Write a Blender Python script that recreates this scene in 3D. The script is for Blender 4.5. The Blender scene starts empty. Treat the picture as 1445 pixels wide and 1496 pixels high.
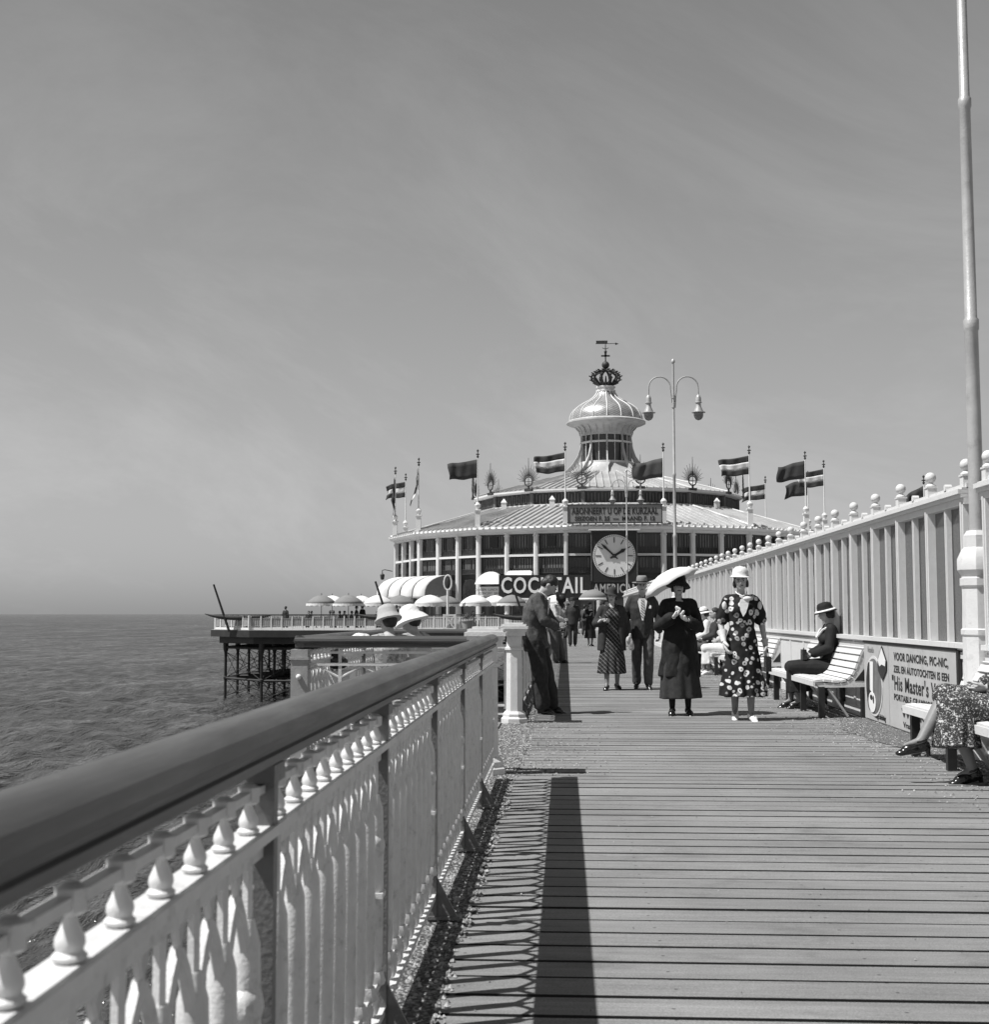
import bpy, math, random
import numpy as np
from mathutils import Vector, Matrix, noise
random.seed(7)
PI=math.pi; R=math.radians
S=bpy.context.scene
# ------------------------------------------------------------------ camera
cam=bpy.data.cameras.new('camera'); co=bpy.data.objects.new('camera',cam); S.collection.objects.link(co); S.camera=co
cam.sensor_fit='HORIZONTAL'; cam.sensor_width=56.0; cam.lens=1900/1445*56.0
cam.clip_start=0.05; cam.clip_end=60000
co.location=(0,0,1.2); co.rotation_euler=(R(90+4.484),0,R(3.1085))
cam.dof.use_dof=True; cam.dof.focus_distance=19.0; cam.dof.aperture_fstop=16.0
# ------------------------------------------------------------------ light
SUN_EL=59.0; SUN_FROM=(-math.cos(R(21)),-math.sin(R(21)))      # horizontal direction the sun stands in
W=bpy.data.worlds.new('World'); S.world=W; W.use_nodes=True
nt=W.node_tree; nt.nodes.clear()
N=nt.nodes.new; LK=nt.links.new
out=N('ShaderNodeOutputWorld'); bg=N('ShaderNodeBackground'); bg.inputs[1].default_value=0.10
sky=N('ShaderNodeTexSky'); sky.sky_type='NISHITA'; sky.sun_disc=False; sky.sun_elevation=R(SUN_EL)
sky.sun_rotation=math.atan2(SUN_FROM[0],SUN_FROM[1]); sky.dust_density=2.0; sky.air_density=1.0; sky.ozone_density=1.0
sp=N('ShaderNodeSeparateColor'); LK(sky.outputs[0],sp.inputs[0])
# panchromatic film: the colour sky is recorded as a grey
def mth(op,a,b=None,c=None):
    n=N('ShaderNodeMath'); n.operation=op
    for i,x in enumerate((a,b,c)):
        if x is None: continue
        if isinstance(x,(int,float)): n.inputs[i].default_value=x
        else: LK(x,n.inputs[i])
    return n.outputs[0]
grey=mth('ADD',mth('MULTIPLY',sp.outputs[0],0.45),mth('ADD',mth('MULTIPLY',sp.outputs[1],0.25),mth('MULTIPLY',sp.outputs[2],0.22)))
tc=N('ShaderNodeTexCoord'); mp=N('ShaderNodeMapping'); LK(tc.outputs['Generated'],mp.inputs[0]); mp.inputs['Rotation'].default_value=(0,R(-20),0); mq=N('ShaderNodeMapping'); LK(mp.outputs[0],mq.inputs[0]); mq.inputs['Scale'].default_value=(1.7,1.7,4.2); mq.inputs['Location'].default_value=(.4,2.1,.3)
ns=N('ShaderNodeTexNoise'); LK(mq.outputs[0],ns.inputs[0]); ns.inputs['Scale'].default_value=1.5; ns.inputs['Detail'].default_value=9; ns.inputs['Roughness'].default_value=0.68; ns.inputs['Distortion'].default_value=.5
rp=N('ShaderNodeMapRange'); LK(ns.outputs[0],rp.inputs[0]); rp.inputs[1].default_value=0.42; rp.inputs[2].default_value=0.75; rp.inputs[3].default_value=0.95; rp.inputs[4].default_value=1.17
sz=N('ShaderNodeSeparateXYZ'); LK(tc.outputs['Generated'],sz.inputs[0])
hz=N('ShaderNodeMapRange'); hz.interpolation_type='SMOOTHSTEP'; LK(sz.outputs[2],hz.inputs[0]); hz.interpolation_type='LINEAR'; hz.inputs[1].default_value=0.0; hz.inputs[2].default_value=0.85; hz.inputs[3].default_value=1.95; hz.inputs[4].default_value=0.42
g2=mth('MULTIPLY',mth('MULTIPLY',mth('MULTIPLY',mth('POWER',grey,0.45),1.2),rp.outputs[0]),hz.outputs[0])
cb=N('ShaderNodeCombineColor'); [LK(g2,cb.inputs[i]) for i in range(3)]
LK(cb.outputs[0],bg.inputs[0]); LK(bg.outputs[0],out.inputs[0])
sl=bpy.data.lights.new('sun','SUN'); sl.energy=5.0; sl.angle=R(0.53); sl.color=(1,0.995,0.985)
so=bpy.data.objects.new('sun',sl); S.collection.objects.link(so)
d=Vector((SUN_FROM[0]*math.cos(R(SUN_EL)),SUN_FROM[1]*math.cos(R(SUN_EL)),math.sin(R(SUN_EL))))
so.rotation_euler=d.to_track_quat('Z','Y').to_euler(); so.location=(-30,-10,60)
S.view_settings.view_transform='Standard'; S.view_settings.look='None'; S.view_settings.exposure=0.38; S.view_settings.gamma=1.0
# ------------------------------------------------------------------ materials
def mat(name,g,rough=.6,metal=0.,var=.15,vs=6.,bump=.0,bs=40.,spec=.4,dirt=0.,ds=3.,coords='Object'):
    m=bpy.data.materials.new(name); m.use_nodes=True; t=m.node_tree; b=t.nodes['Principled BSDF']; n=t.nodes.new; l=t.links.new
    b.inputs['Roughness'].default_value=rough; b.inputs['Metallic'].default_value=metal; b.inputs['Specular IOR Level'].default_value=spec
    c=n('ShaderNodeTexCoord')
    x=n('ShaderNodeTexNoise'); x.inputs['Scale'].default_value=vs; x.inputs['Detail'].default_value=6; x.inputs['Roughness'].default_value=.62; l(c.outputs[coords],x.inputs[0])
    r=n('ShaderNodeMapRange'); l(x.outputs[0],r.inputs[0]); r.inputs[1].default_value=.3; r.inputs[2].default_value=.7; r.inputs[3].default_value=g*(1-var); r.inputs[4].default_value=g*(1+var)
    o=r.outputs[0]
    if dirt>0:
        y=n('ShaderNodeTexNoise'); y.inputs['Scale'].default_value=ds; y.inputs['Detail'].default_value=9; y.inputs['Roughness'].default_value=.75; l(c.outputs[coords],y.inputs[0])
        q=n('ShaderNodeMapRange'); l(y.outputs[0],q.inputs[0]); q.inputs[1].default_value=.55; q.inputs[2].default_value=.72; q.inputs[3].default_value=1; q.inputs[4].default_value=1-dirt
        k=n('ShaderNodeMath'); k.operation='MULTIPLY'; l(o,k.inputs[0]); l(q.outputs[0],k.inputs[1]); o=k.outputs[0]
    cc=n('ShaderNodeCombineColor'); [l(o,cc.inputs[i]) for i in range(3)]; l(cc.outputs[0],b.inputs[0])
    if bump>0:
        z=n('ShaderNodeTexNoise'); z.inputs['Scale'].default_value=bs; z.inputs['Detail'].default_value=4; l(c.outputs[coords],z.inputs[0])
        u=n('ShaderNodeBump'); u.inputs['Strength'].default_value=bump; u.inputs['Distance'].default_value=.01; l(z.outputs[0],u.inputs['Height']); l(u.outputs[0],b.inputs['Normal'])
    return m
class NT:
    """small helper for custom node materials"""
    def __init__(s,name,rough=.6,metal=0.,spec=.4):
        s.m=bpy.data.materials.new(name); s.m.use_nodes=True; s.t=s.m.node_tree; s.b=s.t.nodes['Principled BSDF']
        s.b.inputs['Roughness'].default_value=rough; s.b.inputs['Metallic'].default_value=metal; s.b.inputs['Specular IOR Level'].default_value=spec
        s.c=s.t.nodes.new('ShaderNodeTexCoord').outputs['Object']
    def n(s,ty,**k):
        x=s.t.nodes.new(ty)
        for a,v in k.items(): setattr(x,a,v)
        return x
    def l(s,a,b): s.t.links.new(a,b)
    def math(s,op,a,b=None,c=None):
        x=s.n('ShaderNodeMath',operation=op)
        for i,v in enumerate((a,b,c)):
            if v is None: continue
            if isinstance(v,(int,float)): x.inputs[i].default_value=v
            else: s.l(v,x.inputs[i])
        return x.outputs[0]
    def noise(s,scale,detail=5,rough=.6,vec=None,scl=None,off=None):
        x=s.n('ShaderNodeTexNoise'); x.inputs['Scale'].default_value=scale; x.inputs['Detail'].default_value=detail; x.inputs['Roughness'].default_value=rough
        v=vec or s.c
        if scl:
            mp=s.n('ShaderNodeMapping'); mp.inputs['Scale'].default_value=scl
            if off: mp.inputs['Location'].default_value=off
            s.l(v,mp.inputs[0]); v=mp.outputs[0]
        s.l(v,x.inputs[0]); return x.outputs[0]
    def rng(s,v,a,b,c,d,smooth=False):
        x=s.n('ShaderNodeMapRange'); s.l(v,x.inputs[0])
        for i,k in zip((1,2,3,4),(a,b,c,d)): x.inputs[i].default_value=k
        if smooth: x.interpolation_type='SMOOTHSTEP'
        return x.outputs[0]
    def col(s,v):
        x=s.n('ShaderNodeCombineColor'); [s.l(v,x.inputs[i]) for i in range(3)]; s.l(x.outputs[0],s.b.inputs[0])
    def bump(s,h,st=.5,dist=.01):
        x=s.n('ShaderNodeBump'); x.inputs['Strength'].default_value=st; x.inputs['Distance'].default_value=dist; s.l(h,x.inputs['Height']); s.l(x.outputs[0],s.b.inputs['Normal'])
    def xyz(s,v=None):
        x=s.n('ShaderNodeSeparateXYZ'); s.l(v or s.c,x.inputs[0]); return x.outputs
M={}
M['white']=mat('white_paint',.64,.5,0,.06,9,.25,60,.4,.25,5)
M['ironwhite']=mat('cast_iron_white_paint',.58,.42,0,.10,14,.18,160,.45,.5,16)
M['postdark']=mat('dark_grey_post_paint',.12,.45,0,.15,12,.3,80,.45,.4,8)
M['rail']=None
M['post']=mat('grey_painted_iron',.30,.5,0,.1,12,.25,80,.4,.3,8)
M['fence']=mat('cream_painted_timber',.58,.55,0,.07,7,.2,50,.35,.34,7)
M['pole']=mat('aluminium_paint',.40,.42,.2,.12,5,.2,60,.5,.3,6)
M['black']=mat('black_paint',.018,.45,0,.2,6)
M['dark']=mat('dark_iron',.03,.55,0,.3,3,.2,30)
M['pile']=mat('tarred_pile_and_gap_shade',.022,.7,0,.3,1.5)
M['bwhite']=mat('pavilion_white_paint',.66,.6,0,.06,.6,0,40,.3,.15,.5)
M['bdark']=mat('pavilion_dark_boarding',.055,.6,0,.3,.8)
M['glassdark']=mat('dark_window_glass',.03,.18,0,.5,.5,0,1,.6)
M['lath']=mat('pale_curtain_lath',.13,.6,0,.3,.7)
M['domemetal']=None
M['greysign']=mat('grey_sign_enamel',.24,.45,0,.07,1.0,0,40,.3,.2,1.5)
M['ink']=mat('black_lettering',.02,.5,0,.1,5)
M['letter']=mat('white_lettering',.75,.5,0,.05,2)
M['dial']=mat('clock_dial',.62,.4,0,.05,.8)
M['awn']=mat('white_awning_canvas',.58,.8,0,.08,.7,0,30,.1)
M['umbw']=mat('white_parasol_canvas',.64,.85,0,.06,2,0,30,.1)
M['umbg']=mat('grey_parasol_canvas',.20,.85,0,.1,2,0,30,.1)
M['flagd']=mat('dark_flag_cloth',.055,.9,0,.15,1.2,0,30,.1)
M['flagw']=mat('white_flag_cloth',.6,.9,0,.06,1.2,0,30,.1)
M['gilt']=mat('tarnished_ornament',.035,.6,.1,.4,4,0,30,.5)
M['skin']=mat('skin',.37,.55,0,.08,9,.1,60,.35)
M['skind']=mat('stockinged_leg',.20,.5,0,.08,9,.1,60,.35)
M['lip']=mat('lips',.10,.5,0,.1,9); M['eye']=mat('eye_shadow_and_brow',.03,.5,0,.1,9)
M['hair']=mat('dark_hair',.02,.5,0,.4,40,.6,90,.4)
M['suit']=mat('dark_suit_cloth',.036,.85,0,.25,20,.4,50,.2)
M['suitg']=mat('grey_flannel',.075,.88,0,.2,20,.5,60,.2)
M['coatb']=mat('black_coat_cloth',.014,.8,0,.3,12,.4,40,.25)
M['midgrey']=mat('mid_grey_cloth',.16,.85,0,.15,15,.4,60,.2)
M['wcloth']=mat('white_cloth',.64,.85,0,.05,12,.4,50,.2)
M['gcloth']=mat('pale_grey_cloth',.42,.85,0,.1,12,.4,50,.2)
M['straw']=mat('pale_straw_hat',.5,.8,0,.1,30,.5,160,.2)
M['felt']=mat('grey_felt_hat',.2,.85,0,.1,20,.2,80,.2)
M['leather']=mat('black_patent_leather',.012,.22,0,.2,10,0,10,.6)
M['wleather']=mat('white_leather',.7,.45,0,.06,10,0,10,.4)
x=NT('dark_varnished_handrail',.33,0,.5); g=x.noise(3.,7,.7,None,(14,.7,14)); w=x.noise(5,6,.7,None,(2,.22,2)); sc=x.noise(18,8,.8,None,(1,.2,1)); c=x.math('MULTIPLY',x.rng(g,.3,.7,.045,.085),x.rng(w,.56,.7,1,1.7)); c=x.math('ADD',c,x.rng(sc,.66,.74,0,.10)); x.col(c); x.l(x.rng(w,.35,.65,.28,.5),x.b.inputs['Roughness']); x.bump(g,.35,.004); M['rail']=x.m
# roof metal
x=NT('zinc_roof_sheet',.42,.35,.5); o=x.noise(.35,6,.7); o=x.rng(o,.3,.7,.36,.6); x.col(o); M['roof']=x.m
x=NT('dome_scale_metal',.36,.55,.5)
sx=x.xyz(); ang=x.math('MULTIPLY',x.math('ARCTAN2',sx[1],sx[0]),48/(2*PI)); zz=x.math('MULTIPLY',sx[2],5.0)
a=x.math('PINGPONG',x.math('ADD',ang,zz),.5); b_=x.math('PINGPONG',x.math('SUBTRACT',ang,zz),.5)
w=x.math('MINIMUM',a,b_); w=x.rng(w,.0,.12,.14,.5); nz=x.noise(3); w=x.math('MULTIPLY',w,x.rng(nz,.3,.7,.75,1.2)); x.col(w); M['dome']=x.m
# deck planks
x=NT('weathered_deck_planks',.72,0,.3)
sx=x.xyz(); pid=x.math('FLOOR',x.math('DIVIDE',sx[1],.2075)); wn=x.n('ShaderNodeTexWhiteNoise',noise_dimensions='1D'); x.l(pid,wn.inputs['W'])
cx=x.n('ShaderNodeCombineXYZ'); x.l(sx[0],cx.inputs[0]); x.l(sx[1],cx.inputs[1]); x.l(x.math('MULTIPLY',wn.outputs[0],37.),cx.inputs[2])
gr=x.noise(1.,8,.7,cx.outputs[0],(2.2,38,1)); bl=x.noise(.7,6,.65); st=x.noise(1.6,7,.72,None,(1,1.6,1),(4,9,0)); fine=x.noise(160,2,.6)
c=x.math('MULTIPLY',x.rng(gr,.3,.7,.165,.24),x.rng(wn.outputs[0],0,1,.92,1.07)); c=x.math('MULTIPLY',c,x.rng(bl,.3,.7,.78,1.16)); c=x.math('MULTIPLY',c,x.rng(st,.54,.70,1,.66)); c=x.math('MULTIPLY',c,x.rng(fine,.35,.65,.78,1.18))
nx=x.math('SUBTRACT',.35,x.math('PINGPONG',x.math('ADD',sx[0],x.math('MULTIPLY',wn.outputs[0],.03)),.35)); fy=x.math('SUBTRACT',x.math('FRACT',x.math('DIVIDE',sx[1],.2075)),.5); ny=x.math('MULTIPLY',x.math('SUBTRACT',x.math('ABSOLUTE',fy),.24),.2075)
nd=x.math('ADD',x.math('MULTIPLY',nx,nx),x.math('MULTIPLY',ny,ny)); c=x.math('MULTIPLY',c,x.rng(nd,.00002,.00006,.3,1)); x.col(c)
x.bump(gr,.55,.006); M['deck']=x.m
x=NT('gravelly_litter',.9,0,.2); v=x.n('ShaderNodeTexVoronoi'); v.inputs['Scale'].default_value=55; x.l(x.c,v.inputs[0]); nz=x.noise(30,5,.8)
c=x.math('MULTIPLY',x.rng(v.outputs['Distance'],.1,.7,.30,.07),x.rng(nz,.35,.65,.45,1.5)); x.col(c); x.bump(x.math('MULTIPLY',v.outputs['Distance'],-1.),1,.02); M['gravel']=x.m
x=NT('broken_shell_pebbles',.85,0,.2); oi=x.n('ShaderNodeTexWhiteNoise',noise_dimensions='3D'); rd=x.n('ShaderNodeVectorMath',operation='SNAP'); x.l(x.c,rd.inputs[0]); rd.inputs[1].default_value=(.03,.03,.03); x.l(rd.outputs[0],oi.inputs[0]); x.col(x.rng(oi.outputs[0],0,1,.05,.42)); M['pebble']=x.m
# sea
x=NT('sea_water',.09,0,.5); x.b.inputs['IOR'].default_value=1.33
g1=x.noise(.10,4,.6,None,(1,.55,1)); g2_=x.noise(.42,5,.62,None,(1,.45,1)); g3=x.noise(1.7,4,.6,None,(1,.5,1))
h=x.math('ADD',x.math('MULTIPLY',g1,1.8),x.math('ADD',x.math('MULTIPLY',g2_,1.0),x.math('MULTIPLY',g3,.3)))
pp=x.noise(.012,4,.6,None,(1,.35,1)); c=x.math('MULTIPLY',x.rng(g2_,.3,.7,.03,.05),x.rng(pp,.35,.65,.85,1.15)); x.col(c); 
bp_=x.n('ShaderNodeBump'); bp_.inputs['Strength'].default_value=1.; bp_.inputs['Distance'].default_value=.75; x.l(x.math('ADD',x.math('MULTIPLY',g3,.55),g2_),bp_.inputs['Height'])
gl_=x.n('ShaderNodeBsdfGlossy'); gl_.inputs['Roughness'].default_value=.16; gl_.inputs['Color'].default_value=(.95,.95,.95,1); x.l(bp_.outputs[0],gl_.inputs['Normal']); df_=x.n('ShaderNodeBsdfDiffuse'); x.l(bp_.outputs[0],df_.inputs['Normal'])
cc_=x.n('ShaderNodeCombineColor'); [x.l(c,cc_.inputs[i]) for i in range(3)]; x.l(cc_.outputs[0],df_.inputs['Color'])
fr_=x.n('ShaderNodeFresnel'); fr_.inputs['IOR'].default_value=1.34; x.l(bp_.outputs[0],fr_.inputs['Normal']); ms_=x.n('ShaderNodeMixShader'); 
w1=x.noise(.9,5,.65,None,(.22,.065,1)); w2=x.noise(1.,5,.7,None,(.9,.33,1),(5,3,0)); w3=x.noise(1.,4,.6,None,(.03,.008,1))
wf=x.math('MULTIPLY',x.math('MULTIPLY',x.rng(w1,.35,.65,.62,1.25),x.rng(w2,.35,.65,.55,1.45)),x.rng(w3,.35,.65,.85,1.12))
x.l(x.math('MULTIPLY',x.math('MINIMUM',fr_.outputs[0],.52),wf),ms_.inputs[0]); x.l(df_.outputs[0],ms_.inputs[1]); x.l(gl_.outputs[0],ms_.inputs[2])
x.l(ms_.outputs[0],[n_ for n_ in x.t.nodes if n_.type=='OUTPUT_MATERIAL'][0].inputs[0]); M['sea']=x.m
# glass pane
m=bpy.data.materials.new('window_pane_glass'); m.use_nodes=True; t=m.node_tree; t.nodes.clear()
o_=t.nodes.new('ShaderNodeOutputMaterial'); tr=t.nodes.new('ShaderNodeBsdfTransparent'); tr.inputs[0].default_value=(.86,.86,.86,1); gl=t.nodes.new('ShaderNodeBsdfGlossy'); gl.inputs['Roughness'].default_value=.04; gl.inputs[0].default_value=(.9,.9,.9,1)
df=t.nodes.new('ShaderNodeBsdfDiffuse'); df.inputs[0].default_value=(.5,.5,.5,1)
lw=t.nodes.new('ShaderNodeFresnel'); lw.inputs[0].default_value=1.45; mx=t.nodes.new('ShaderNodeMixShader'); t.links.new(lw.outputs[0],mx.inputs[0]); t.links.new(tr.outputs[0],mx.inputs[1]); t.links.new(gl.outputs[0],mx.inputs[2])
m2=t.nodes.new('ShaderNodeMixShader'); m2.inputs[0].default_value=.13; t.links.new(mx.outputs[0],m2.inputs[1]); t.links.new(df.outputs[0],m2.inputs[2]); t.links.new(m2.outputs[0],o_.inputs[0]); M['pane']=m
# floral dress: pale open flowers on black
x=NT('floral_dress_print',.85,0,.2)
nv=x.n('ShaderNodeTexNoise'); nv.inputs['Scale'].default_value=14; x.l(x.c,nv.inputs[0]); va=x.n('ShaderNodeVectorMath',operation='MULTIPLY_ADD'); x.l(nv.outputs['Color'],va.inputs[0]); va.inputs[1].default_value=(.035,.035,.035); x.l(x.c,va.inputs[2])
mp2=x.n('ShaderNodeMapping'); mp2.inputs['Scale'].default_value=(1,.22,1); x.l(va.outputs[0],mp2.inputs[0])
v=x.n('ShaderNodeTexVoronoi'); v.inputs['Scale'].default_value=14.5; v.inputs['Randomness'].default_value=.85; x.l(mp2.outputs[0],v.inputs[0]); dd=v.outputs['Distance']
r1=x.rng(dd,.11,.16,0,1); r2=x.rng(dd,.36,.42,1,0); wv=x.n('ShaderNodeSeparateColor'); x.l(v.outputs['Color'],wv.inputs[0]); keep=x.rng(wv.outputs[0],.0,.3,.15,1)
c=x.math('MULTIPLY',x.math('MULTIPLY',r1,r2),keep); x.col(x.rng(c,0,1,.016,.62)); M['floral']=x.m
x=NT('speckled_dress_print',.85,0,.2); n1=x.noise(75,3,.7); n2=x.noise(26,3,.6); c=x.math('MAXIMUM',x.rng(n1,.56,.62,.035,.5),x.rng(n2,.6,.66,.03,.55)); x.col(c); M['speckle']=x.m
x=NT('plaid_dress_print',.85,0,.2); sx=x.xyz(); u=x.math('ADD',sx[0],x.math('MULTIPLY',sx[2],.9)); w=x.math('SUBTRACT',x.math('MULTIPLY',sx[2],1.6),sx[0])
a=x.math('PINGPONG',u,.032); b_=x.math('PINGPONG',w,.045); c=x.math('MAXIMUM',x.rng(a,0,.004,.42,.02),x.rng(b_,0,.003,.2,.02)); x.col(c); M['plaid']=x.m
x=NT('striped_tie_silk',.5,0,.4); sx=x.xyz(); a=x.math('PINGPONG',x.math('ADD',sx[2],sx[0]),.022); x.col(x.rng(a,.009,.012,.06,.5)); M['tie']=x.m

# ------------------------------------------------------------------ mesh builder
def cv(p): return (p[0],p[1],p[2])
class MB:
    def __init__(s): s.v=[]; s.f=[]; s.m=[]
    def add(s,vs,fs,mi=0):
        o=len(s.v); s.v.extend([cv(p) for p in vs]); s.f.extend([tuple(i+o for i in f) for f in fs]); s.m.extend([mi]*len(fs)); return s
    def box(s,c,d,rot=None,mi=0):
        x,y,z=d[0]/2,d[1]/2,d[2]/2
        vs=[Vector(p) for p in ((-x,-y,-z),(x,-y,-z),(x,y,-z),(-x,y,-z),(-x,-y,z),(x,-y,z),(x,y,z),(-x,y,z))]
        if rot is not None: vs=[rot@p for p in vs]
        return s.add([(p[0]+c[0],p[1]+c[1],p[2]+c[2]) for p in vs],[(3,2,1,0),(4,5,6,7),(0,1,5,4),(1,2,6,5),(2,3,7,6),(3,0,4,7)],mi)
    def tube(s,pts,rads,n=8,mi=0,flat=1.,side=None,caps=True):
        pts=[Vector(p) for p in pts]; k=len(pts)
        if isinstance(rads,(int,float)): rads=[rads]*k
        vs=[]; u=None
        for i,p in enumerate(pts):
            t=(pts[min(i+1,k-1)]-pts[max(i-1,0)]).normalized()
            if u is None:
                a=Vector(side) if side is not None else (Vector((0,0,1)) if abs(t.z)<.9 else Vector((1,0,0)))
                u=(a-t*a.dot(t)).normalized()
            else: u=(u-t*u.dot(t)).normalized()
            w=t.cross(u)
            for j in range(n):
                an=2*PI*j/n; vs.append(p+u*math.cos(an)*rads[i]+w*math.sin(an)*rads[i]*flat)
        fs=[(i*n+j,i*n+(j+1)%n,(i+1)*n+(j+1)%n,(i+1)*n+j) for i in range(k-1) for j in range(n)]
        if caps: fs+= [tuple(range(n-1,-1,-1)),tuple((k-1)*n+j for j in range(n))]
        return s.add(vs,fs,mi)
    def cap(s,a,b,r0,r1,n=12,mi=0):
        a=Vector(a); b=Vector(b); t=(b-a); L=t.length
        if L<1e-5: t=Vector((0,0,1))
        t=t.normalized(); P=[];Q=[]
        for q in (-90,-60,-30,0): P.append(a+t*math.sin(R(q))*r0); Q.append(max(math.cos(R(q))*r0,.0008))
        for q in (0,30,60,90): P.append(b+t*math.sin(R(q))*r1); Q.append(max(math.cos(R(q))*r1,.0008))
        if L<1e-4: P.pop(4);Q.pop(4)
        k=len(P); a_=Vector((0,0,1)) if abs(t.z)<.9 else Vector((1,0,0)); u=(a_-t*a_.dot(t)).normalized(); w=t.cross(u)
        vs=[P[i]+u*math.cos(2*PI*j/n)*Q[i]+w*math.sin(2*PI*j/n)*Q[i] for i in range(k) for j in range(n)]
        fs=[(i*n+j,i*n+(j+1)%n,(i+1)*n+(j+1)%n,(i+1)*n+j) for i in range(k-1) for j in range(n)]
        fs+=[tuple(range(n-1,-1,-1)),tuple((k-1)*n+j for j in range(n))]
        return s.add(vs,fs,mi)
    def lathe(s,prof,n=24,c=(0,0,0),mi=0,mx=None,sxy=(1,1),ph=0.,close=True):
        vs=[]
        for r,z in prof:
            for j in range(n):
                a=2*PI*j/n+ph; p=Vector((max(r,.0005)*math.cos(a)*sxy[0],max(r,.0005)*math.sin(a)*sxy[1],z))
                if mx is not None: p=mx@p
                vs.append((p[0]+c[0],p[1]+c[1],p[2]+c[2]))
        k=len(prof); fs=[(i*n+j,i*n+(j+1)%n,(i+1)*n+(j+1)%n,(i+1)*n+j) for i in range(k-1) for j in range(n)]
        if close: fs+=[tuple(range(n-1,-1,-1)),tuple((k-1)*n+j for j in range(n))]
        return s.add(vs,fs,mi)
    def ell(s,c,r,mx=None,n=14,k=9,mi=0):
        if isinstance(r,(int,float)): r=(r,r,r)
        vs=[]
        for i in range(k+1):
            q=-PI/2+PI*i/k
            for j in range(n):
                a=2*PI*j/n; cc=max(math.cos(q),.004)
                p=Vector((cc*math.cos(a)*r[0],cc*math.sin(a)*r[1],math.sin(q)*r[2]))
                if mx is not None: p=mx@p
                vs.append((p[0]+c[0],p[1]+c[1],p[2]+c[2]))
        fs=[(i*n+j,i*n+(j+1)%n,(i+1)*n+(j+1)%n,(i+1)*n+j) for i in range(k) for j in range(n)]
        fs+=[tuple(range(n-1,-1,-1)),tuple(k*n+j for j in range(n))]
        return s.add(vs,fs,mi)
    def prism(s,poly,f,mi=0):
        """poly: 2-D outline; f(u,v,k) -> point for the two ends k=0,1"""
        n=len(poly); vs=[f(u,v,0) for u,v in poly]+[f(u,v,1) for u,v in poly]
        fs=[(i,(i+1)%n,(i+1)%n+n,i+n) for i in range(n)]+[tuple(range(n-1,-1,-1)),tuple(range(n,2*n))]
        return s.add(vs,fs,mi)
    def join(s,o,mx=None):
        return s.add([mx@Vector(p) for p in o.v] if mx is not None else o.v,o.f,0) if False else s._join(o,mx)
    def _join(s,o,mx):
        b=len(s.v); s.v.extend([cv(mx@Vector(p)) for p in o.v] if mx is not None else o.v); s.f.extend([tuple(i+b for i in f) for f in o.f]); s.m.extend(o.m); return s
    def mesh(s,name,mats,smooth=True,ang=40):
        me=bpy.data.meshes.new(name); me.from_pydata(s.v,[],s.f)
        if not isinstance(mats,(list,tuple)): mats=[mats]
        for m_ in mats: me.materials.append(m_)
        me.polygons.foreach_set('material_index',s.m)
        import bmesh
        bm=bmesh.new(); bm.from_mesh(me); bmesh.ops.recalc_face_normals(bm,faces=bm.faces); bm.to_mesh(me); bm.free()
        me.polygons.foreach_set('use_smooth',[smooth]*len(me.polygons))
        if smooth and ang: me.set_sharp_from_angle(angle=R(ang))
        me.update(); return me
    def build(s,name,mats,parent=None,smooth=True,ang=40,loc=None):
        o=bpy.data.objects.new(name,s.mesh(name,mats,smooth,ang)); S.collection.objects.link(o)
        if parent is not None: o.parent=parent
        if loc is not None: o.location=loc
        return o
def tag(o,label=None,cat=None,group=None,kind=None):
    if label: o['label']=label
    if cat: o['category']=cat
    if group: o['group']=group
    if kind: o['kind']=kind
    return o
def thing(name,label,cat,loc=(0,0,0),rz=0,group=None):
    o=bpy.data.objects.new(name,None); S.collection.objects.link(o); o.location=loc; o.rotation_euler=(0,0,rz); o.empty_display_size=.1
    return tag(o,label,cat,group)
def inst(name,src,parent,loc=(0,0,0),rz=0):
    o=bpy.data.objects.new(name,src if isinstance(src,bpy.types.Mesh) else src.data); S.collection.objects.link(o)
    if parent is not None: o.parent=parent
    o.location=loc; o.rotation_euler=(0,0,rz); return o
KIDS={}
def copy_tree(o,parent=None,loc=None,rz=None,label=None):
    c=o.copy(); S.collection.objects.link(c); c.parent=parent
    if loc is not None: c.location=loc
    if rz is not None: c.rotation_euler=(0,0,rz)
    if label: c['label']=label
    for ch in [q for q in list(S.objects) if q.parent==o]: copy_tree(ch,c)
    return c
def text(name,body,size,loc,mat_,parent,rot,bold=.0,ext=.004,align='CENTER',sx=1.,space=1.,fit=None):
    c=bpy.data.curves.new(name,'FONT'); c.body=body; c.size=size; c.extrude=ext; c.offset=bold; c.align_x=align; c.align_y='CENTER'; c.resolution_u=3; c.space_character=space
    t_=bpy.data.objects.new('tmp',c); S.collection.objects.link(t_); dg=bpy.context.evaluated_depsgraph_get(); me=bpy.data.meshes.new_from_object(t_.evaluated_get(dg)); bpy.data.objects.remove(t_)
    me.materials.clear(); me.materials.append(mat_)
    if fit: wd=max(v.co.x for v in me.vertices)-min(v.co.x for v in me.vertices); sx=fit/wd
    me.transform(Matrix.Diagonal((sx,1,1,1)))
    o=bpy.data.objects.new(name,me); S.collection.objects.link(o); o.parent=parent; o.location=loc; o.rotation_euler=rot; return o
def struct(mb,name,m,smooth=False,ang=40): return tag(mb.build(name,m,None,smooth,ang),kind='structure')

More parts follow.
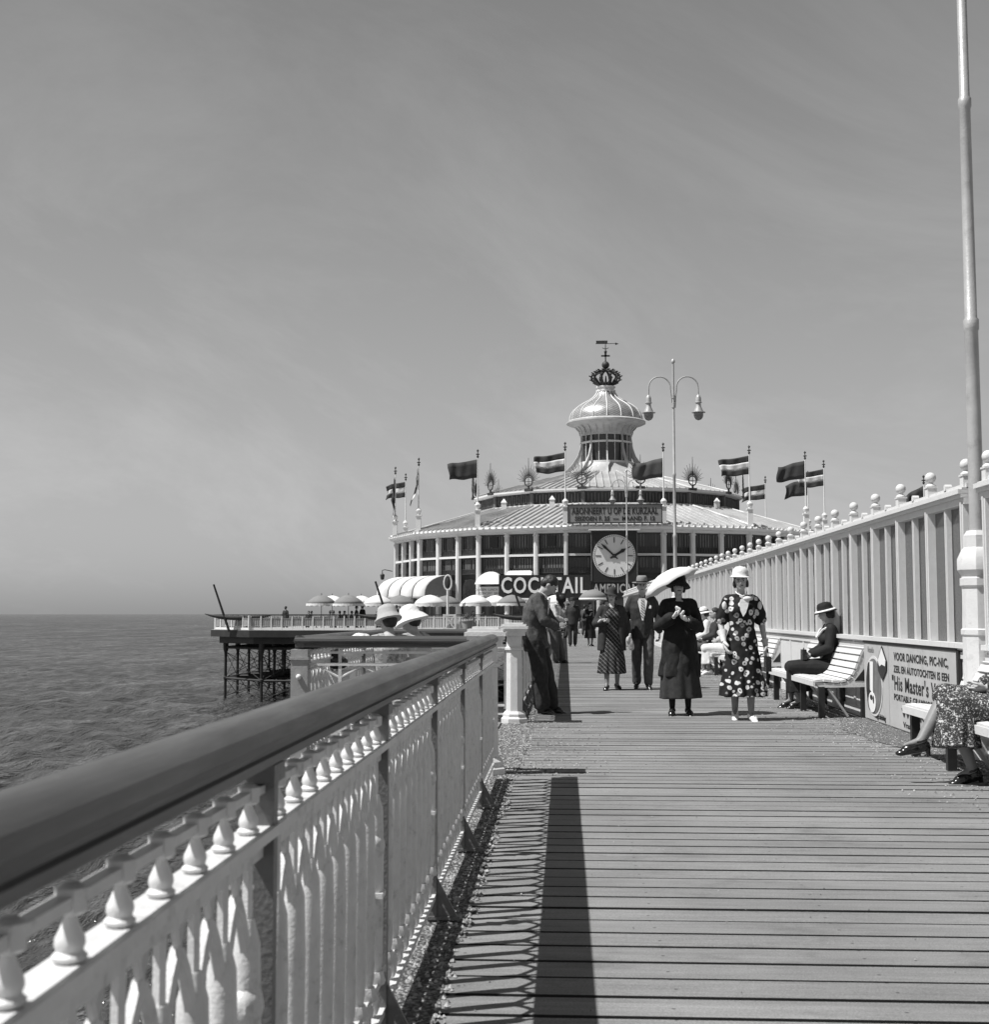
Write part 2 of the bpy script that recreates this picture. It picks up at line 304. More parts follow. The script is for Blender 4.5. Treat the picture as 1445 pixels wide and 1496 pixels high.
# ================================================================== SETTING
WZ=-5.2
def sea_mesh():
    rs=[13.0]
    while rs[-1]<900: rs.append(rs[-1]*1.0062+.012)
    while rs[-1]<45000: rs.append(rs[-1]*1.08)
    rs=np.array(rs); th=np.concatenate([np.linspace(-75,-24,40),np.linspace(-23.8,4,430),np.linspace(4.3,75,60)])*PI/180
    Rr,T=np.meshgrid(rs,th,indexing='ij'); X=Rr*np.sin(T); Y=Rr*np.cos(T); Z=np.zeros_like(X); g=np.random.default_rng(5)
    for i in range(44):
        lam=.5*1.066**i; amp=.0165*lam**.60; k=2*PI/lam; a=g.normal(R(66),R(34)); ph=g.uniform(0,6.28); fade=np.clip((lam/(Rr*.0062+.012)-2.5)/3,0,1)*np.clip(1.6-Rr/700,0,1)
        q=k*(X*math.sin(a)+Y*math.cos(a))+ph+.5*np.sin(X*.05+Y*.031*g.uniform(.5,2)); Z+=fade*amp*(np.sin(q)+.28*np.cos(2*q))
    mod=.7+.3*np.sin(X*.021+Y*.013)*np.sin(Y*.017-X*.009); Z=Z*mod+WZ
    n,m_=X.shape; co_=np.stack([X,Y,Z],-1).reshape(-1,3); idx=np.arange(n*m_).reshape(n,m_); f=np.stack([idx[:-1,:-1],idx[:-1,1:],idx[1:,1:],idx[1:,:-1]],-1).reshape(-1,4)
    me=bpy.data.meshes.new('sea'); me.vertices.add(len(co_)); me.vertices.foreach_set('co',co_.ravel()); me.loops.add(f.size); me.loops.foreach_set('vertex_index',f.ravel().astype(np.int32)); me.polygons.add(len(f)); me.polygons.foreach_set('loop_start',np.arange(0,f.size,4,dtype=np.int32)); me.update(calc_edges=True); me.validate()
    me.polygons.foreach_set('use_smooth',[True]*len(me.polygons)); me.materials.append(M['sea']); me.flip_normals() if me.polygons[0].normal.z<0 else None
    o=bpy.data.objects.new('sea',me); S.collection.objects.link(o); return tag(o,kind='structure')
sea_mesh()
b=MB(); b.add([(-60,-60,WZ-.3),(60,-60,WZ-.3),(60,60,WZ-.3),(-60,60,WZ-.3)],[(0,1,2,3)]); struct(b,'sea',M['sea'])
# deck planks (real gaps); left edge -0.68, right edge 7.7
b=MB(); y=-2.0; i=0
while y<95.2:
    g=.030 if i%2 else .021
    w=.2075-g; z=random.uniform(-.002,.002)
    if y<40:
        zz=[z,z+random.uniform(-.0015,.0015)]
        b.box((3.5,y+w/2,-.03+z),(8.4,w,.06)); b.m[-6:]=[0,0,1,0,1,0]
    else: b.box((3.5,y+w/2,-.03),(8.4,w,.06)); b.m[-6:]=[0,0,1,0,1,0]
    y+=.2075; i+=1
struct(b,'pier_deck',[M['deck'],M['pile']])  # plank side faces coloured dark: the shade of the gaps is painted in
b=MB(); y=10.0
while y<14.6: b.box((-1.40,y+.095,-.03),(1.36,.193,.06)); y+=.2075
struct(b,'viewing_bay_deck',M['deck'])
b=MB()
for xx in (-.55,.6,2.0,3.5,5.0,6.4,7.5): b.box((xx,46.5,-.22),(.16,97,.3))
b.box((3.5,46.5,-.16),(8.3,97,.04)); b.box((-1.36,12.3,-.1),(1.34,4.5,.06)); b.box((-.72,46.5,-.14),(.05,97,.24))
struct(b,'deck_joists',M['pile'])
# gravel and shell litter along both edges
def strip(name,x0,x1f,y0,y1,step):
    b=MB(); ys=np.arange(y0,y1,step); n=7; vs=[];fs=[]
    for i,yy in enumerate(ys):
        xe=x1f(yy)
        for j in range(n):
            t=j/(n-1); vs.append((x0+(xe-x0)*t,yy,.005+.006*noise.noise(Vector((yy*6,t*5,1)))*(1-abs(2*t-1))))
    for i in range(len(ys)-1):
        for j in range(n-1): fs.append((i*n+j,i*n+j+1,(i+1)*n+j+1,(i+1)*n+j))
    b.add(vs,fs); return tag(b.build(name,M['gravel'],None,True),kind='stuff')
LX=lambda y:-.40+.05*noise.noise(Vector((y*1.4,0,0)))+.035*noise.noise(Vector((y*7,3,0)))+(.04*math.exp(-((y-12.2)/2.2)**2) if y>9.7 else 0)
RX=lambda y:3.12+.14*noise.noise(Vector((y*.9,5,0)))+.07*noise.noise(Vector((y*5,3,0)))-.22*math.exp(-((y-13.3)/1.6)**2)
strip('gravel_litter',-.67,LX,.5,30,.05); strip('gravel_litter',3.5,RX,6,40,.06)
b=MB(); rn=random.Random(3)
def peb(x,y,s):
    k=5; vs=[(x+s*math.cos(2*PI*j/k+s*99)*rn.uniform(.7,1.2),y+s*math.sin(2*PI*j/k+s*99)*rn.uniform(.7,1.2),.004) for j in range(k)]+[(x,y,.006+s*rn.uniform(.5,.9))]
    b.add(vs,[(j,(j+1)%k,k) for j in range(k)])
for _ in range(9000):
    yy=1.5+18*rn.random()**1.1; xx=-.67+(LX(yy)+.03+.67)*rn.random(); peb(xx,yy,rn.uniform(.004,.012))
for _ in range(5500):
    yy=8+18*rn.random(); xe=RX(yy); xx=min(3.5,xe+.25-abs(rn.gauss(0,.33))*1.3) if rn.random()<.7 else xe+(3.5-xe)*rn.random(); peb(xx,yy,rn.uniform(.004,.011))
for _ in range(1000):
    yy=9.8+5*rn.random(); peb(-.5+abs(rn.gauss(0,.42)),yy,rn.uniform(.004,.010))
for _ in range(420): peb(rn.uniform(-.4,3.4),rn.uniform(3.5,20),rn.uniform(.002,.005))
tag(b.build('shell_pebbles',M['pebble'],None,False),kind='stuff')
# piles of our pier
def pile_field(name,label,pts,rows,ztop,zmid):
    t_=thing(name,label,'pier piles',(0,0,0)); 
    for (x,y) in pts:
        q=MB(); q.tube([(0,0,WZ-1),(0,0,ztop-.9),(0,0,ztop-.6),(0,0,ztop)],[.11,.11,.2,.22],10); q.lathe([(.11,0),(.17,.05),(.17,.2),(.11,.25)],10,(0,0,zmid-.1)); q.build('pile',M['pile'],t_,True,40,(x,y,0))
    for (a,c) in rows:
        a=Vector((a[0],a[1],0)); c=Vector((c[0],c[1],0)); q=MB()
        for z in (ztop-.45,zmid): q.tube([a+Vector((0,0,z)),c+Vector((0,0,z))],.09,4)
        for (z0,z1) in ((ztop-.8,zmid),(zmid,ztop-.8),(zmid,WZ+.1),(WZ+.1,zmid)): q.tube([a+Vector((0,0,z0)),c+Vector((0,0,z1))],.025,5)
        q.build('cross_brace',M['pile'],t_,False)
    return t_
pts=[(x,y) for y in (9,19,29,39,49,59,69,79,89) for x in (-.3,3.5,7.3)]
rows=[((a,y),(c,y)) for y in (9,19,29,39,49,59,69,79,89) for a,c in ((-.3,3.5),(3.5,7.3))]
pile_field('pier_piles','dark iron piles and braces carrying the long promenade deck',pts,rows,-.35,-2.9)

# ================================================================== RAILINGS
SP=.156; BAY=1.42
RAILPROF=[(-.044,.004),(-.051,.018),(-.047,.038),(-.032,.052),(-.011,.058),(.011,.058),(.032,.052),(.047,.038),(.051,.018),(.044,.004),(.030,.0),(.030,-.010),(.037,-.014),(.037,-.028),(.024,-.032),(-.024,-.032),(-.037,-.028),(-.037,-.014),(-.030,-.010),(-.030,.0)]
HZ=.975
def ogee(z0,z1,h): pass
def panel_mb(zig=True,finials=False,L=BAY):
    """cast iron panel, local +Y along the rail, sea side = -X"""
    b=MB(); n=int(round((L-.1)/SP)); s0=(L-(n-1)*SP)/2
    if zig==2:      # open chevron frame
        b.box((0,L/2,.905),(.02,L,.018)); b.box((0,L/2,.815),(.028,L,.022)); b.box((0,L/2,.09),(.04,L,.03)); b.box((0,L/2,.30),(.022,L,.02)); k=4; w=L/k
        for i in range(k+1): b.box((0,i*w,.50),(.018,.024,.85))
        for i in range(k):
            b.tube([(0,i*w,.71),(0,i*w+w/2,.805),(0,i*w+w,.71)],.010,6); b.tube([(0,i*w,.40),(0,i*w+w/2,.31),(0,i*w+w,.40)],.010,6)
        return b
    b.box((-.004,L/2,.898),(.022,L,.014))
    b.box((.0,L/2,.826),(.056,L,.018)); b.box((-.02,L/2,.806),(.010,L,.022)); b.box((.0,L/2,.80),(.010,L,.034))
    b.box((0,L/2,.185),(.03,L,.022)); b.box((0,L/2,.09),(.04,L,.02))
    
    for i in range(n):
        y=s0+i*SP
        b.tube([(0,y,.195),(0,y,.25),(0,y,.55),(0,y,.66),(0,y,.70)],[.013,.024,.026,.023,.012],12)
        b.lathe([(.03,.19),(.034,.2),(.026,.225)],8,(0,y,0)); 
        b.lathe([(.012,.884),(.018,.888),(.018,.912),(.009,.918)],6,(0,y,0))
        b.ell((0,y,.137),(.018,.022,.034),None,8,5)
        if i<n-1: b.ell((0,y+SP/2,.137),(.012,.03,.02),None,8,4)
        if i==n-1:
            b.ell((0,y,.56),(.030,.042,.040),None,10,6); b.box((0,y,.43),(.055,.06,.014))
        # pointed tracery
        if i<n-1:
            c=y+SP/2
            for sg in (-1,1):
                b.tube([(0,c+sg*SP/2,.60),(0,c+sg*SP*.40,.66),(0,c+sg*SP*.2,.715),(0,c,.75)],.0105,6,0)
                b.tube([(0,c,.745),(0,c+sg*.034,.815)],.006,5)
        b.tube([(0,y,.70),(0,y,.815)],.009,5)
        if finials: b._join(FIN,Matrix.Translation((0.0,y,.835)))
    if zig:
        k=max(1,int(round(L/.36))); w=L/k
        for i in range(k+1): b.box((-.06,i*w,.5),(.014,.022,.72))
        for i in range(k):
            b.tube([(-.06,i*w,.66),(-.06,i*w+w/2,.775)],.011,5); b.tube([(-.06,i*w+w/2,.775),(-.06,i*w+w,.66)],.011,5)
            
        b.box((-.06,L/2,.785),(.02,L,.016)); b.box((-.06,L/2,.19),(.02,L,.016)); b.box((-.06,L/2,.895),(.012,L,.014))
    return b
FIN=MB(); FIN.lathe([(.010,0),(.017,.002),(.019,.007),(.014,.012),(.0165,.019),(.0155,.026),(.011,.035),(.007,.046),(.0035,.055),(.001,.060)],14)
FINM=FIN.mesh('finial',M['white'],True,50)
def post_mb():
    b=MB(); b.box((.006,0,.475),(.034,.030,.95)); b.box((.004,0,.925),(.05,.085,.03))
    b.prism([(.02,.02),(.02,.17),(.10,.02)],lambda u,v,k:(u,-.007+.014*k,v)); b.box((.05,0,.010),(.13,.05,.012))
    b.tube([(.02,0,.72),(-.06,0,.72)],.012,6)
    return b
POSTM=post_mb().mesh('post',M['postdark'],False)
PANM={}
def rail_section(label,p0,p1,nb,finparts=False,group=None,z0=0.,z1=0.,zig=False):
    d_=Vector((p1[0]-p0[0],p1[1]-p0[1],0)); L=d_.length/nb; rz=math.atan2(-d_.x,d_.y)
    t_=thing('pier_railing',label,'railing',(p0[0],p0[1],0),rz,group); t_.rotation_euler=(math.asin((z1-z0)/d_.length),0,rz)
    b=MB(); b.prism(RAILPROF,lambda u,v,k:(u,.0 if k==0 else d_.length,HZ+v)); b.build('handrail',M['rail'],t_,True,35)
    key=(round(L,3),finparts,zig)
    if key not in PANM: PANM[key]=panel_mb(zig,not finparts,L).mesh('baluster_panel',M['ironwhite'],True,40)
    n=int(round((L-.1)/SP)); s0=(L-(n-1)*SP)/2
    for i in range(nb):
        inst('baluster_panel',PANM[key],t_,(0,i*L,0))
        if finparts and zig!=2:
            for j in range(n): inst('finial',FINM,t_,(.0,i*L+s0+j*SP,.835))
        if i>0: inst('post',POSTM,t_,(0,i*L,0))
    return t_
G_R='sections of the cast iron sea railing'
XR=-.52
rail_section('white cast iron balustrade with a thick dark handrail running away from the lower left corner',(XR,.80-.0),(XR-.02,9.55),6,True,G_R,0,.02)
rail_section('short railing across the near side of the viewing bay, with a dark handrail',(-.70,10.0),(-2.08,10.0),1,True,G_R,0,0,2)
rail_section('railing along the sea end of the viewing bay beside the seated women',(-2.04,9.96),(-2.04,14.68),3,False,G_R,0,0,True)
rail_section('short railing across the far side of the viewing bay, behind the floppy hats',(-2.07,14.63),(-.68,14.63),1,False,G_R,0,0,True)
rail_section('long sea railing beyond the white pillar, running towards the pavilion',(XR-.03,14.72),(XR-.03,94.2),56,False,G_R)
rail_section('railing on the far side of the windscreen, half seen between the glazing bars',(7.55,2),(7.55,94),64,False,G_R).scale=(-1,1,1)
def pillar(label,loc,s=1.):
    t_=thing('railing_pillar',label,'pillar',(loc[0],loc[1],0),0,'white pillars ending the railings'); w=PI/8
    b=MB(); b.lathe([(.155,0),(.155,.05),(.135,.07),(.135,.10),(.11,.13)],8,(0,0,0),ph=w); b.build('base',M['white'],t_,False)
    b=MB(); b.lathe([(.098,.12),(.092,.80),(.112,.805),(.112,.83),(.092,.84),(.092,.955),(.105,.96)],8,ph=w); b.build('shaft',M['white'],t_,False)
    b=MB(); b.box((0,0,.985),(.24,.24,.05)); b.box((0,0,1.02),(.275,.275,.026)); b.box((0,0,1.05),(.31,.31,.03)); b.box((0,0,1.077),(.27,.27,.022)); b.box((0,0,1.096),(.2,.2,.018)); b.build('cap',M['white'],t_,False)
    return t_
pillar('white pillar with a moulded cap where the near railing ends',(-.6,9.88))
pillar('white octagonal pillar with a moulded cap beside the leaning man',(-.57,14.55))
def cornerpost(label,loc):
    t_=thing('corner_post',label,'post',(loc[0],loc[1],0),0,'square posts of the viewing bay')
    b=MB(); b.box((0,0,.46),(.13,.13,.94)); b.box((0,0,.05),(.17,.17,.1)); b.box((0,0,.86),(.15,.15,.02)); b.build('shaft',M['post'],t_,False)
    b=MB(); b.ell((0,-.075,.72),.022); b.build('boss',M['white'],t_)
    
cornerpost('square grey corner post with a white boss at the near corner of the viewing bay',(-2.04,10.0))
cornerpost('square corner post at the far sea corner of the viewing bay',(-2.04,14.62))

# ================================================================== WINDSCREEN
FX=3.50; PITCH=1.11
ballb=MB(); ballb.lathe([(.052,0),(.052,.012),(.022,.035),(.02,.045)],12); ballb.ell((0,0,.09),.052,None,16,10); BALL=ballb.mesh('ball_finial',M['fence'])
pb=MB(); pb.box((-.012,0,1.56),(.075,.078,1.22)); pb.box((-.055,0,1.56),(.012,.03,1.22)); pb.box((0,0,.46),(.075,.09,.92)); pb.box((0,0,2.335),(.085,.10,.13)); pb.box((0,0,2.405),(.10,.115,.015)); WPOST=pb.mesh('post',M['fence'],False)
gb=MB(); gb.box((-.005,0,1.56),(.048,.04,1.22)); gb.box((-.033,0,1.56),(.010,.018,1.22)); gb.box((0,0,2.32),(.05,.07,.05)); gb.tube([(-.03,0,2.35),(.03,0,2.35)],.03,10); GBAR=gb.mesh('glazing_bar',M['fence'],False)
def windscreen(label,y0,y1,posts):
    t_=thing('glazed_windscreen',label,'windscreen',(FX,y0,0),0,'glazed windscreens along the middle of the pier'); L=y1-y0
    b=MB(); b.box((0,L/2,.45),(.05,L,.86)); b.box((-.012,L/2,.06),(.06,L,.12)); b.box((-.012,L/2,.84),(.06,L,.06)); b.build('base_boarding',M['fence'],t_,False)
    b=MB(); b.box((0,L/2,.925),(.15,L,.045)); b.box((0,L/2,.895),(.1,L,.02)); b.build('sill',M['fence'],t_,False)
    b=MB(); b.box((0,L/2,2.18),(.10,L,.06)); b.box((0,L/2,2.225),(.15,L,.035)); b.box((0,L/2,2.26),(.20,L,.04)); b.box((0,L/2,2.287),(.13,L,.02)); b.box((0,L/2,2.31),(.05,L,.045)); b.build('coping',M['fence'],t_,False)
    pm=MB(); pm.box((.03,PITCH/2,1.56),(.006,PITCH,1.22)); pm=pm.mesh('pane',M['pane'],False)
    for i,y in enumerate(posts):
        p=inst('post',WPOST,t_,(0,y-y0,0)); q=inst('ball_finial',BALL,p,(0,0,2.41))
        if y+PITCH/2<y1-.05: inst('glazing_bar',GBAR,t_,(0,y-y0+PITCH/2,0))
        if y+PITCH<y1+.1: inst('pane',pm,t_,(0,y-y0,0))
    return t_
windscreen('cream glazed windscreen with ball finials, long stretch from the pole towards the pavilion',11.42,78,[11.5+PITCH*k for k in range(60)])
windscreen('cream glazed windscreen with ball finials, near stretch at the right edge before the pole',5.3,11.0,[10.9-PITCH*k for k in range(4,-1,-1)])
# ================================================================== LAMP POSTS
def lamp_post(label,y,x=FX-.03):
    t_=thing('street_lamp',label,'street lamp',(x,y,0),0,'twin arm lamp posts along the windscreen')
    b=MB(); b.lathe([(.155,0),(.155,.25),(.14,.27),(.14,1.02),(.152,1.03),(.152,1.07),(.14,1.08),(.132,1.42),(.15,1.44),(.15,1.5),(.135,1.505),(.135,1.52),(.168,1.57),(.168,1.66),(.13,1.74),(.11,1.76),(.11,1.86),(.085,1.9)],8,ph=PI/8); b.build('pedestal',M['fence'],t_,True,30)
    b=MB(); b.tube([(0,0,1.85),(0,0,2.9),(0,0,3.6),(0,0,3.62),(0,0,3.7),(0,0,3.72),(0,0,5.55),(0,0,5.57),(0,0,5.64),(0,0,5.66),(0,0,9.2)],[.062,.059,.056,.064,.064,.051,.046,.055,.055,.043,.034],16); b.lathe([(.06,0),(.065,.05),(.04,.1),(.01,.13)],12,(0,0,9.2)); b.tube([(0,0,7.75),(0,0,7.9)],.06,12); b.tube([(0,0,8.05),(0,0,8.15)],.055,12); b.build('pole',M['pole'],t_)
    for s in (-1,1):
        b=MB(); pts=[(s*.05,0,7.75),(s*.07,0,8.1),(s*.10,0,8.35)]+[(s*(.44-.34*math.cos(a)),0,8.42+.33*math.sin(a)) for a in np.linspace(.1,PI,10)]+[(s*.79,0,8.15)]
        b.tube(pts,.024,8); a_=b.build('lamp_arm',M['pole'],t_)
        b=MB(); b.lathe([(.02,8.17),(.06,8.13),(.085,8.06),(.09,7.93),(.11,7.92),(.11,7.9),(.075,7.88),(.085,7.78),(.14,7.66),(.15,7.62),(.22,7.6),(.22,7.585),(.15,7.58)],18,(s*.79,0,0)); b.build('lamp_shade',M['pole'],a_)
        b=MB(); b.lathe([(.15,7.585),(.155,7.52),(.14,7.44),(.09,7.37),(.02,7.34)],16,(s*.79,0,0)); b.build('lamp_glass',mglobe,a_)
    return t_
mglobe=mat('frosted_lamp_glass',.2,.15,0,.1,5,0,10,.6)
lamp_post('tall pole with moulded white pedestal at the right edge, nearest lamp post',11.15)
lamp_post('tall twin arm lamp post rising behind the white parasol',41.3)
lamp_post('smaller looking twin arm lamp post in front of the clock and banner',73.2,FX-.03)
# ================================================================== BENCHES
def bench_proto(L):
    t_=thing('slatted_bench','x','bench')
    prof=[(-.56,.425),(-.46,.435),(-.36,.425),(-.27,.42),(-.19,.44),(-.13,.49),(-.09,.56),(-.06,.64),(-.03,.72),(.005,.79),(.03,.81)]
    for i in range(len(prof)-1):
        (x0,z0),(x1,z1)=prof[i],prof[i+1]; a=math.atan2(z1-z0,x1-x0); l_=math.hypot(x1-x0,z1-z0)
        b=MB(); b.box((0,0,0),(l_-.019,L,.026),Matrix.Rotation(-a,3,'Y')); b.build('slat',M['fence'],t_,False,loc=((x0+x1)/2,L/2,(z0+z1)/2))
    b=MB(); b.box((-.565,L/2,.395),(.022,L,.06)); b.build('front_board',M['fence'],t_,False)
    for y in (.03,L*.36,L*.68,L-.03):
        b=MB(); pl=[(-.55,.41),(-.27,.395),(-.17,.42),(-.11,.48),(-.07,.56),(-.01,.74),(.03,.80),(.045,.80),(.045,.36),(-.5,.35)]
        f=b.prism(pl,lambda u,v,k:(u,y-.022+.044*k,v)).build('side_frame',M['fence'],t_,False)
        b=MB(); b.box((-.48,y,.18),(.07,.06,.36)); b.build('leg',M['black'],f,False); b=MB(); b.box((.0,y,.18),(.06,.06,.36)); b.build('leg',M['black'],f,False)
        b=MB(); b.tube([(-.40,y,.34),(-.18,y,.02)],.016,6); b.build('stay',M['pole'],f)
        if y in (.03,L-.03):
            b=MB(); b.prism([(-.10,.43),(.02,.43),(.02,.58)],lambda u,v,k:(u,y+(-.026 if y<.1 else .022)+.004*k,v)); b.build('triangular_hole',M['black'],f,False)
    return t_
BX=FX-.06
bp=bench_proto(3.3)
bp.location=(BX,15.35,0); bp['label']='slatted white bench under the seated woman in black with a banded hat'; bp['group']='slatted benches along the windscreen'
copy_tree(bp,None,(BX,8.05,0),0,'slatted white bench at the right edge in front of the poster')
copy_tree(bp,None,(BX,21.3,0),0,'slatted white bench whose end shows beside the floral dress')
copy_tree(bp,None,(BX,25.9,0),0,'slatted white bench carrying the row of three sitters')
copy_tree(bp,None,(BX,32,0),0,'distant slatted bench farther along the windscreen, behind the black coat')
for k,yy in enumerate((16.,23.,30.)): copy_tree(bp,None,(FX+.10,yy,0),PI,['slatted bench behind the windscreen glass, nearest of them','slatted bench behind the windscreen glass, second of them','slatted bench behind the windscreen glass, farthest of them'][k])
t_=thing('ledge_seat','low slatted ledge seat in the viewing bay under the two women in hats','seat',(-1.5,11.9,0),R(28))
for q_ in range(4):
    b=MB(); b.box((-.22+.145*q_,.1,.435),(.13,1.7,.03)); b.build('slat',M['post'],t_,False)
for q_ in (-.6,.8):
    b=MB(); b.box((0,q_,.21),(.4,.06,.42)); b.build('support',M['post'],t_,False)
# ================================================================== POSTERS
def on_x(label,name,cat,y0,y1,z0,z1,m):
    t_=thing(name,label,cat,(FX-.045,y0,0))
    b=MB(); b.box((0,-(y0-y1)/2,(z0+z1)/2),(.02,y1-y0,z1-z0)); b.build('board',m,t_,False); return t_
mposter=mat('weathered_poster_board',.42,.55,0,.08,2.5,.05,40,.3,.3,4)
LROT=(R(90),0,R(-90))      # text upright, facing -X
# left panel with oval picture
ya,yb,yc=15.32,14.18,11.75
t_=on_x('poster panel with a white ringed oval picture and a diamond badge','poster','poster',yb+.006,ya,.02,.87,mposter)
def fl(t0,f,name,m,par,th=.004,dx=-.012):
    b=MB(); b.prism(f,lambda u,v,k:(dx-th*k,u,v)); return b.build(name,m,par,False)
cy=(ya-yb)*.58; cz=.40
def ov(a,b_,n=28,oy=0,oz=0): return [(cy+oy+a*math.cos(2*PI*i/n),cz+oz+b_*math.sin(2*PI*i/n)) for i in range(n)]
fl(0,ov(.40,.335),'oval_border',M['dial'],t_); fl(0,ov(.365,.305),'oval_ground',mat('poster_mid_grey',.15,.6,0,.3,6),t_,.003,-.0165)
fl(0,ov(.14,.27,28,.19,-.01),'dark_shape',M['ink'],t_,.002,-.020)
fl(0,[(cy-.02,cz+.27),(cy+.14,cz+.27),(cy+.15,cz-.05),(cy+.02,cz-.08)],'pale_shape',M['letter'],t_,.002,-.023)
fl(0,ov(.17,.115,20,.05,-.18),'pale_shape',M['letter'],t_,.002,-.0255); fl(0,ov(.06,.03,12,.08,-.13),'dark_shape',M['ink'],t_,.002,-.028); fl(0,ov(.03,.045,12,-.02,-.15),'dark_shape',M['ink'],t_,.002,-.028)
dy,dz=.24,.70
fl(0,[(dy+.20,dz-.02),(dy,dz+.16),(dy-.20,dz-.0),(dy-.19,dz-.1),(dy,dz-.22),(dy+.18,dz-.12)],'diamond_badge',M['ink'],t_,.003,-.020)
fl(0,[(dy+.17,dz-.01),(dy,dz+.13),(dy-.17,dz),(dy-.15,dz-.06),(dy,dz-.045),(dy+.1,dz-.07)],'badge_picture',M['letter'],t_,.002,-.024)
text('lettering','Vacantie',.085,(-.013,.80,.80),M['greysign'],t_,LROT,.002,.002); text('lettering','Vraagt inlichting',.08,(-.013,.42,.075),M['ink'],t_,LROT,.001,.002)
t_=on_x('poster board of lettering that begins VOOR DANCING, PIC-NIC','poster','poster',yc,yb-.006,.02,.87,mposter); w=yb-yc
for s_,sz,z,sx,bo in (('VOOR DANCING, PIC-NIC,',.115,.755,1.95,.0022),('ZEIL EN AUTOTOCHTEN IS EEN',.10,.625,1.98,.0018),('"His Master\'s Voice"',.205,.475,2.15,.003),('PORTABLE GRAMMOFOON EN',.09,.335,2.0,.0016),('WELKOM',.12,.19,1.4,.002),('Vraagt demonstratie',.08,.075,1.3,.001)):
    text('lettering',s_,sz,(-.012,w/2,z),M['ink'],t_,LROT,bo,.002,'CENTER',1,1.1,sx)
b=MB(); b.box((-.002,w+.03+(ya-yb)/2-.02,.885),(.03,ya-yc,.02)); 
fr=MB(); fr.box((-.004,w/2+.57,.885),(.03,3.6,.022)); fr.box((-.004,-.05,.45),(.03,.06,.86)); fr.build('frame',M['black'],t_,False)

# ================================================================== PLATFORM AND PAVILION
PF=94.8
PLAT=[(-27.1,98.6),(-23.2,PF),(31,PF),(34,98.6),(34,152),(-27.1,152)]
b=MB(); b.prism(PLAT,lambda u,v,k:(u,v,-.5+.498*k)); struct(b,'terrace_platform',M['pile'])
b=MB(); b.prism([(u*1,v) for u,v in PLAT],lambda u,v,k:(u,v,.002+.02*k)); struct(b,'terrace_paving',mat('terrace_boards',.3,.8,0,.15,1.5))
b=MB(); b.prism([(-26.5,98.9),(-23.0,95.3),(30.5,95.3),(33.2,98.9),(33.2,151),(-26.5,151)],lambda u,v,k:(u,v,-1.0+.499*k)); struct(b,'terrace_girders',M['pile'])
gx=[-26.2,-22.4,-18.7,-15.0]; gy=[95.5,99.7,103.4,107.1,110.8,114.5]
pts=[(x,y) for y in gy for x in gx if not (x<-26 and y<96)]+[(x,95.5) for x in (-11,-7,-3,1,5,9,13,17,21,25,29)]+[(x,120) for x in (-26.2,-18,-10,0,10,20,30)]
rows=[((gx[i],y),(gx[i+1],y)) for y in gy for i in range(3) if not (i==0 and y<96)]+[((x,gy[i]),(x,gy[i+1])) for x in gx for i in range(5) if not (x<-26 and i==0)]+[((-15+4*i,95.5),(-11+4*i,95.5)) for i in range(11)]+[((-22.4,95.5),(-26.2,99.7))]
pile_field('terrace_piles','dark lattice of iron piles and braces standing in the sea under the terrace',pts,rows,-.9,-3.7)
# landing stage beams
# terrace railing
def terr_rail(label,p0,p1,seg,kind,infill,group='railings round the terrace'):
    d_=Vector((p1[0]-p0[0],p1[1]-p0[1],0)); rz=math.atan2(d_.y,d_.x); t_=thing('terrace_railing',label,'railing',(p0[0],p0[1],.02),rz,group); L=d_.length; n=int(L/seg); seg=L/n
    b=MB(); b.box((L/2,0,1.12),(L,.12,.07)); b.build('top_rail',M['post'] if kind else M['dark'],t_,False)
    b=MB(); b.box((L/2,0,.10),(L,.07,.16)); b.build('bottom_board',M['bwhite'],t_,False)
    pm=MB(); pm.box((0,0,.56),(.085,.09,1.1)); pm=pm.mesh('post',M['bwhite'],False)
    im=MB()
    if infill=='net':
        for k in range(5): im.box((seg*(k+.5)/5,0,.6),(.022,.02,.9))
        im.box((seg/2,0,.85),(seg,.03,.03)); im.box((seg/2,0,.32),(seg,.03,.03)); im.box((seg/2,.02,.58),(seg*.95,.01,.5))
    else:
        k=8
        for j in range(k): im.box((seg*(j+.5)/k,0,.6),(.07,.03,.9),None)
        for j in range(k): im.box((seg*(j+.5)/k,-.02,.95),(.11,.03,.10),Matrix.Rotation(R(45),3,'Y'))
    im=im.mesh('infill',M['netting'] if infill=='net' else M['bwhite'],False)
    for i in range(min(n,99)+1): inst('post',pm,t_,(i*seg,0,0))
    for i in range(min(n,99)): inst('infill',im,t_,(i*seg,0,0))
    return t_
M['netting']=mat('grey_netting',.34,.8,0,.2,2)
terr_rail('slanting terrace railing across the cut off left corner',(-26.8,98.8),(-23.3,PF+.3),.8,0,'net')
terr_rail('pale terrace railing with grey netting from the left corner to the seated women',(-23.2,PF+.4),(-11.6,PF+.4),.76,0,'net')
terr_rail('pale picket railing with a dark rail in front of the umbrellas and the flower tubs',(-11.5,PF+.4),(-1.1,PF+.4),.9,0,'picket')
terr_rail('side railing of the terrace running back from its left corner',(-26.9,99),(-26.9,150),1.4,0,'net')
terr_rail('terrace railing on the right, behind the windscreen',(8.2,PF+.4),(31,PF+.4),1.1,0,'picket')
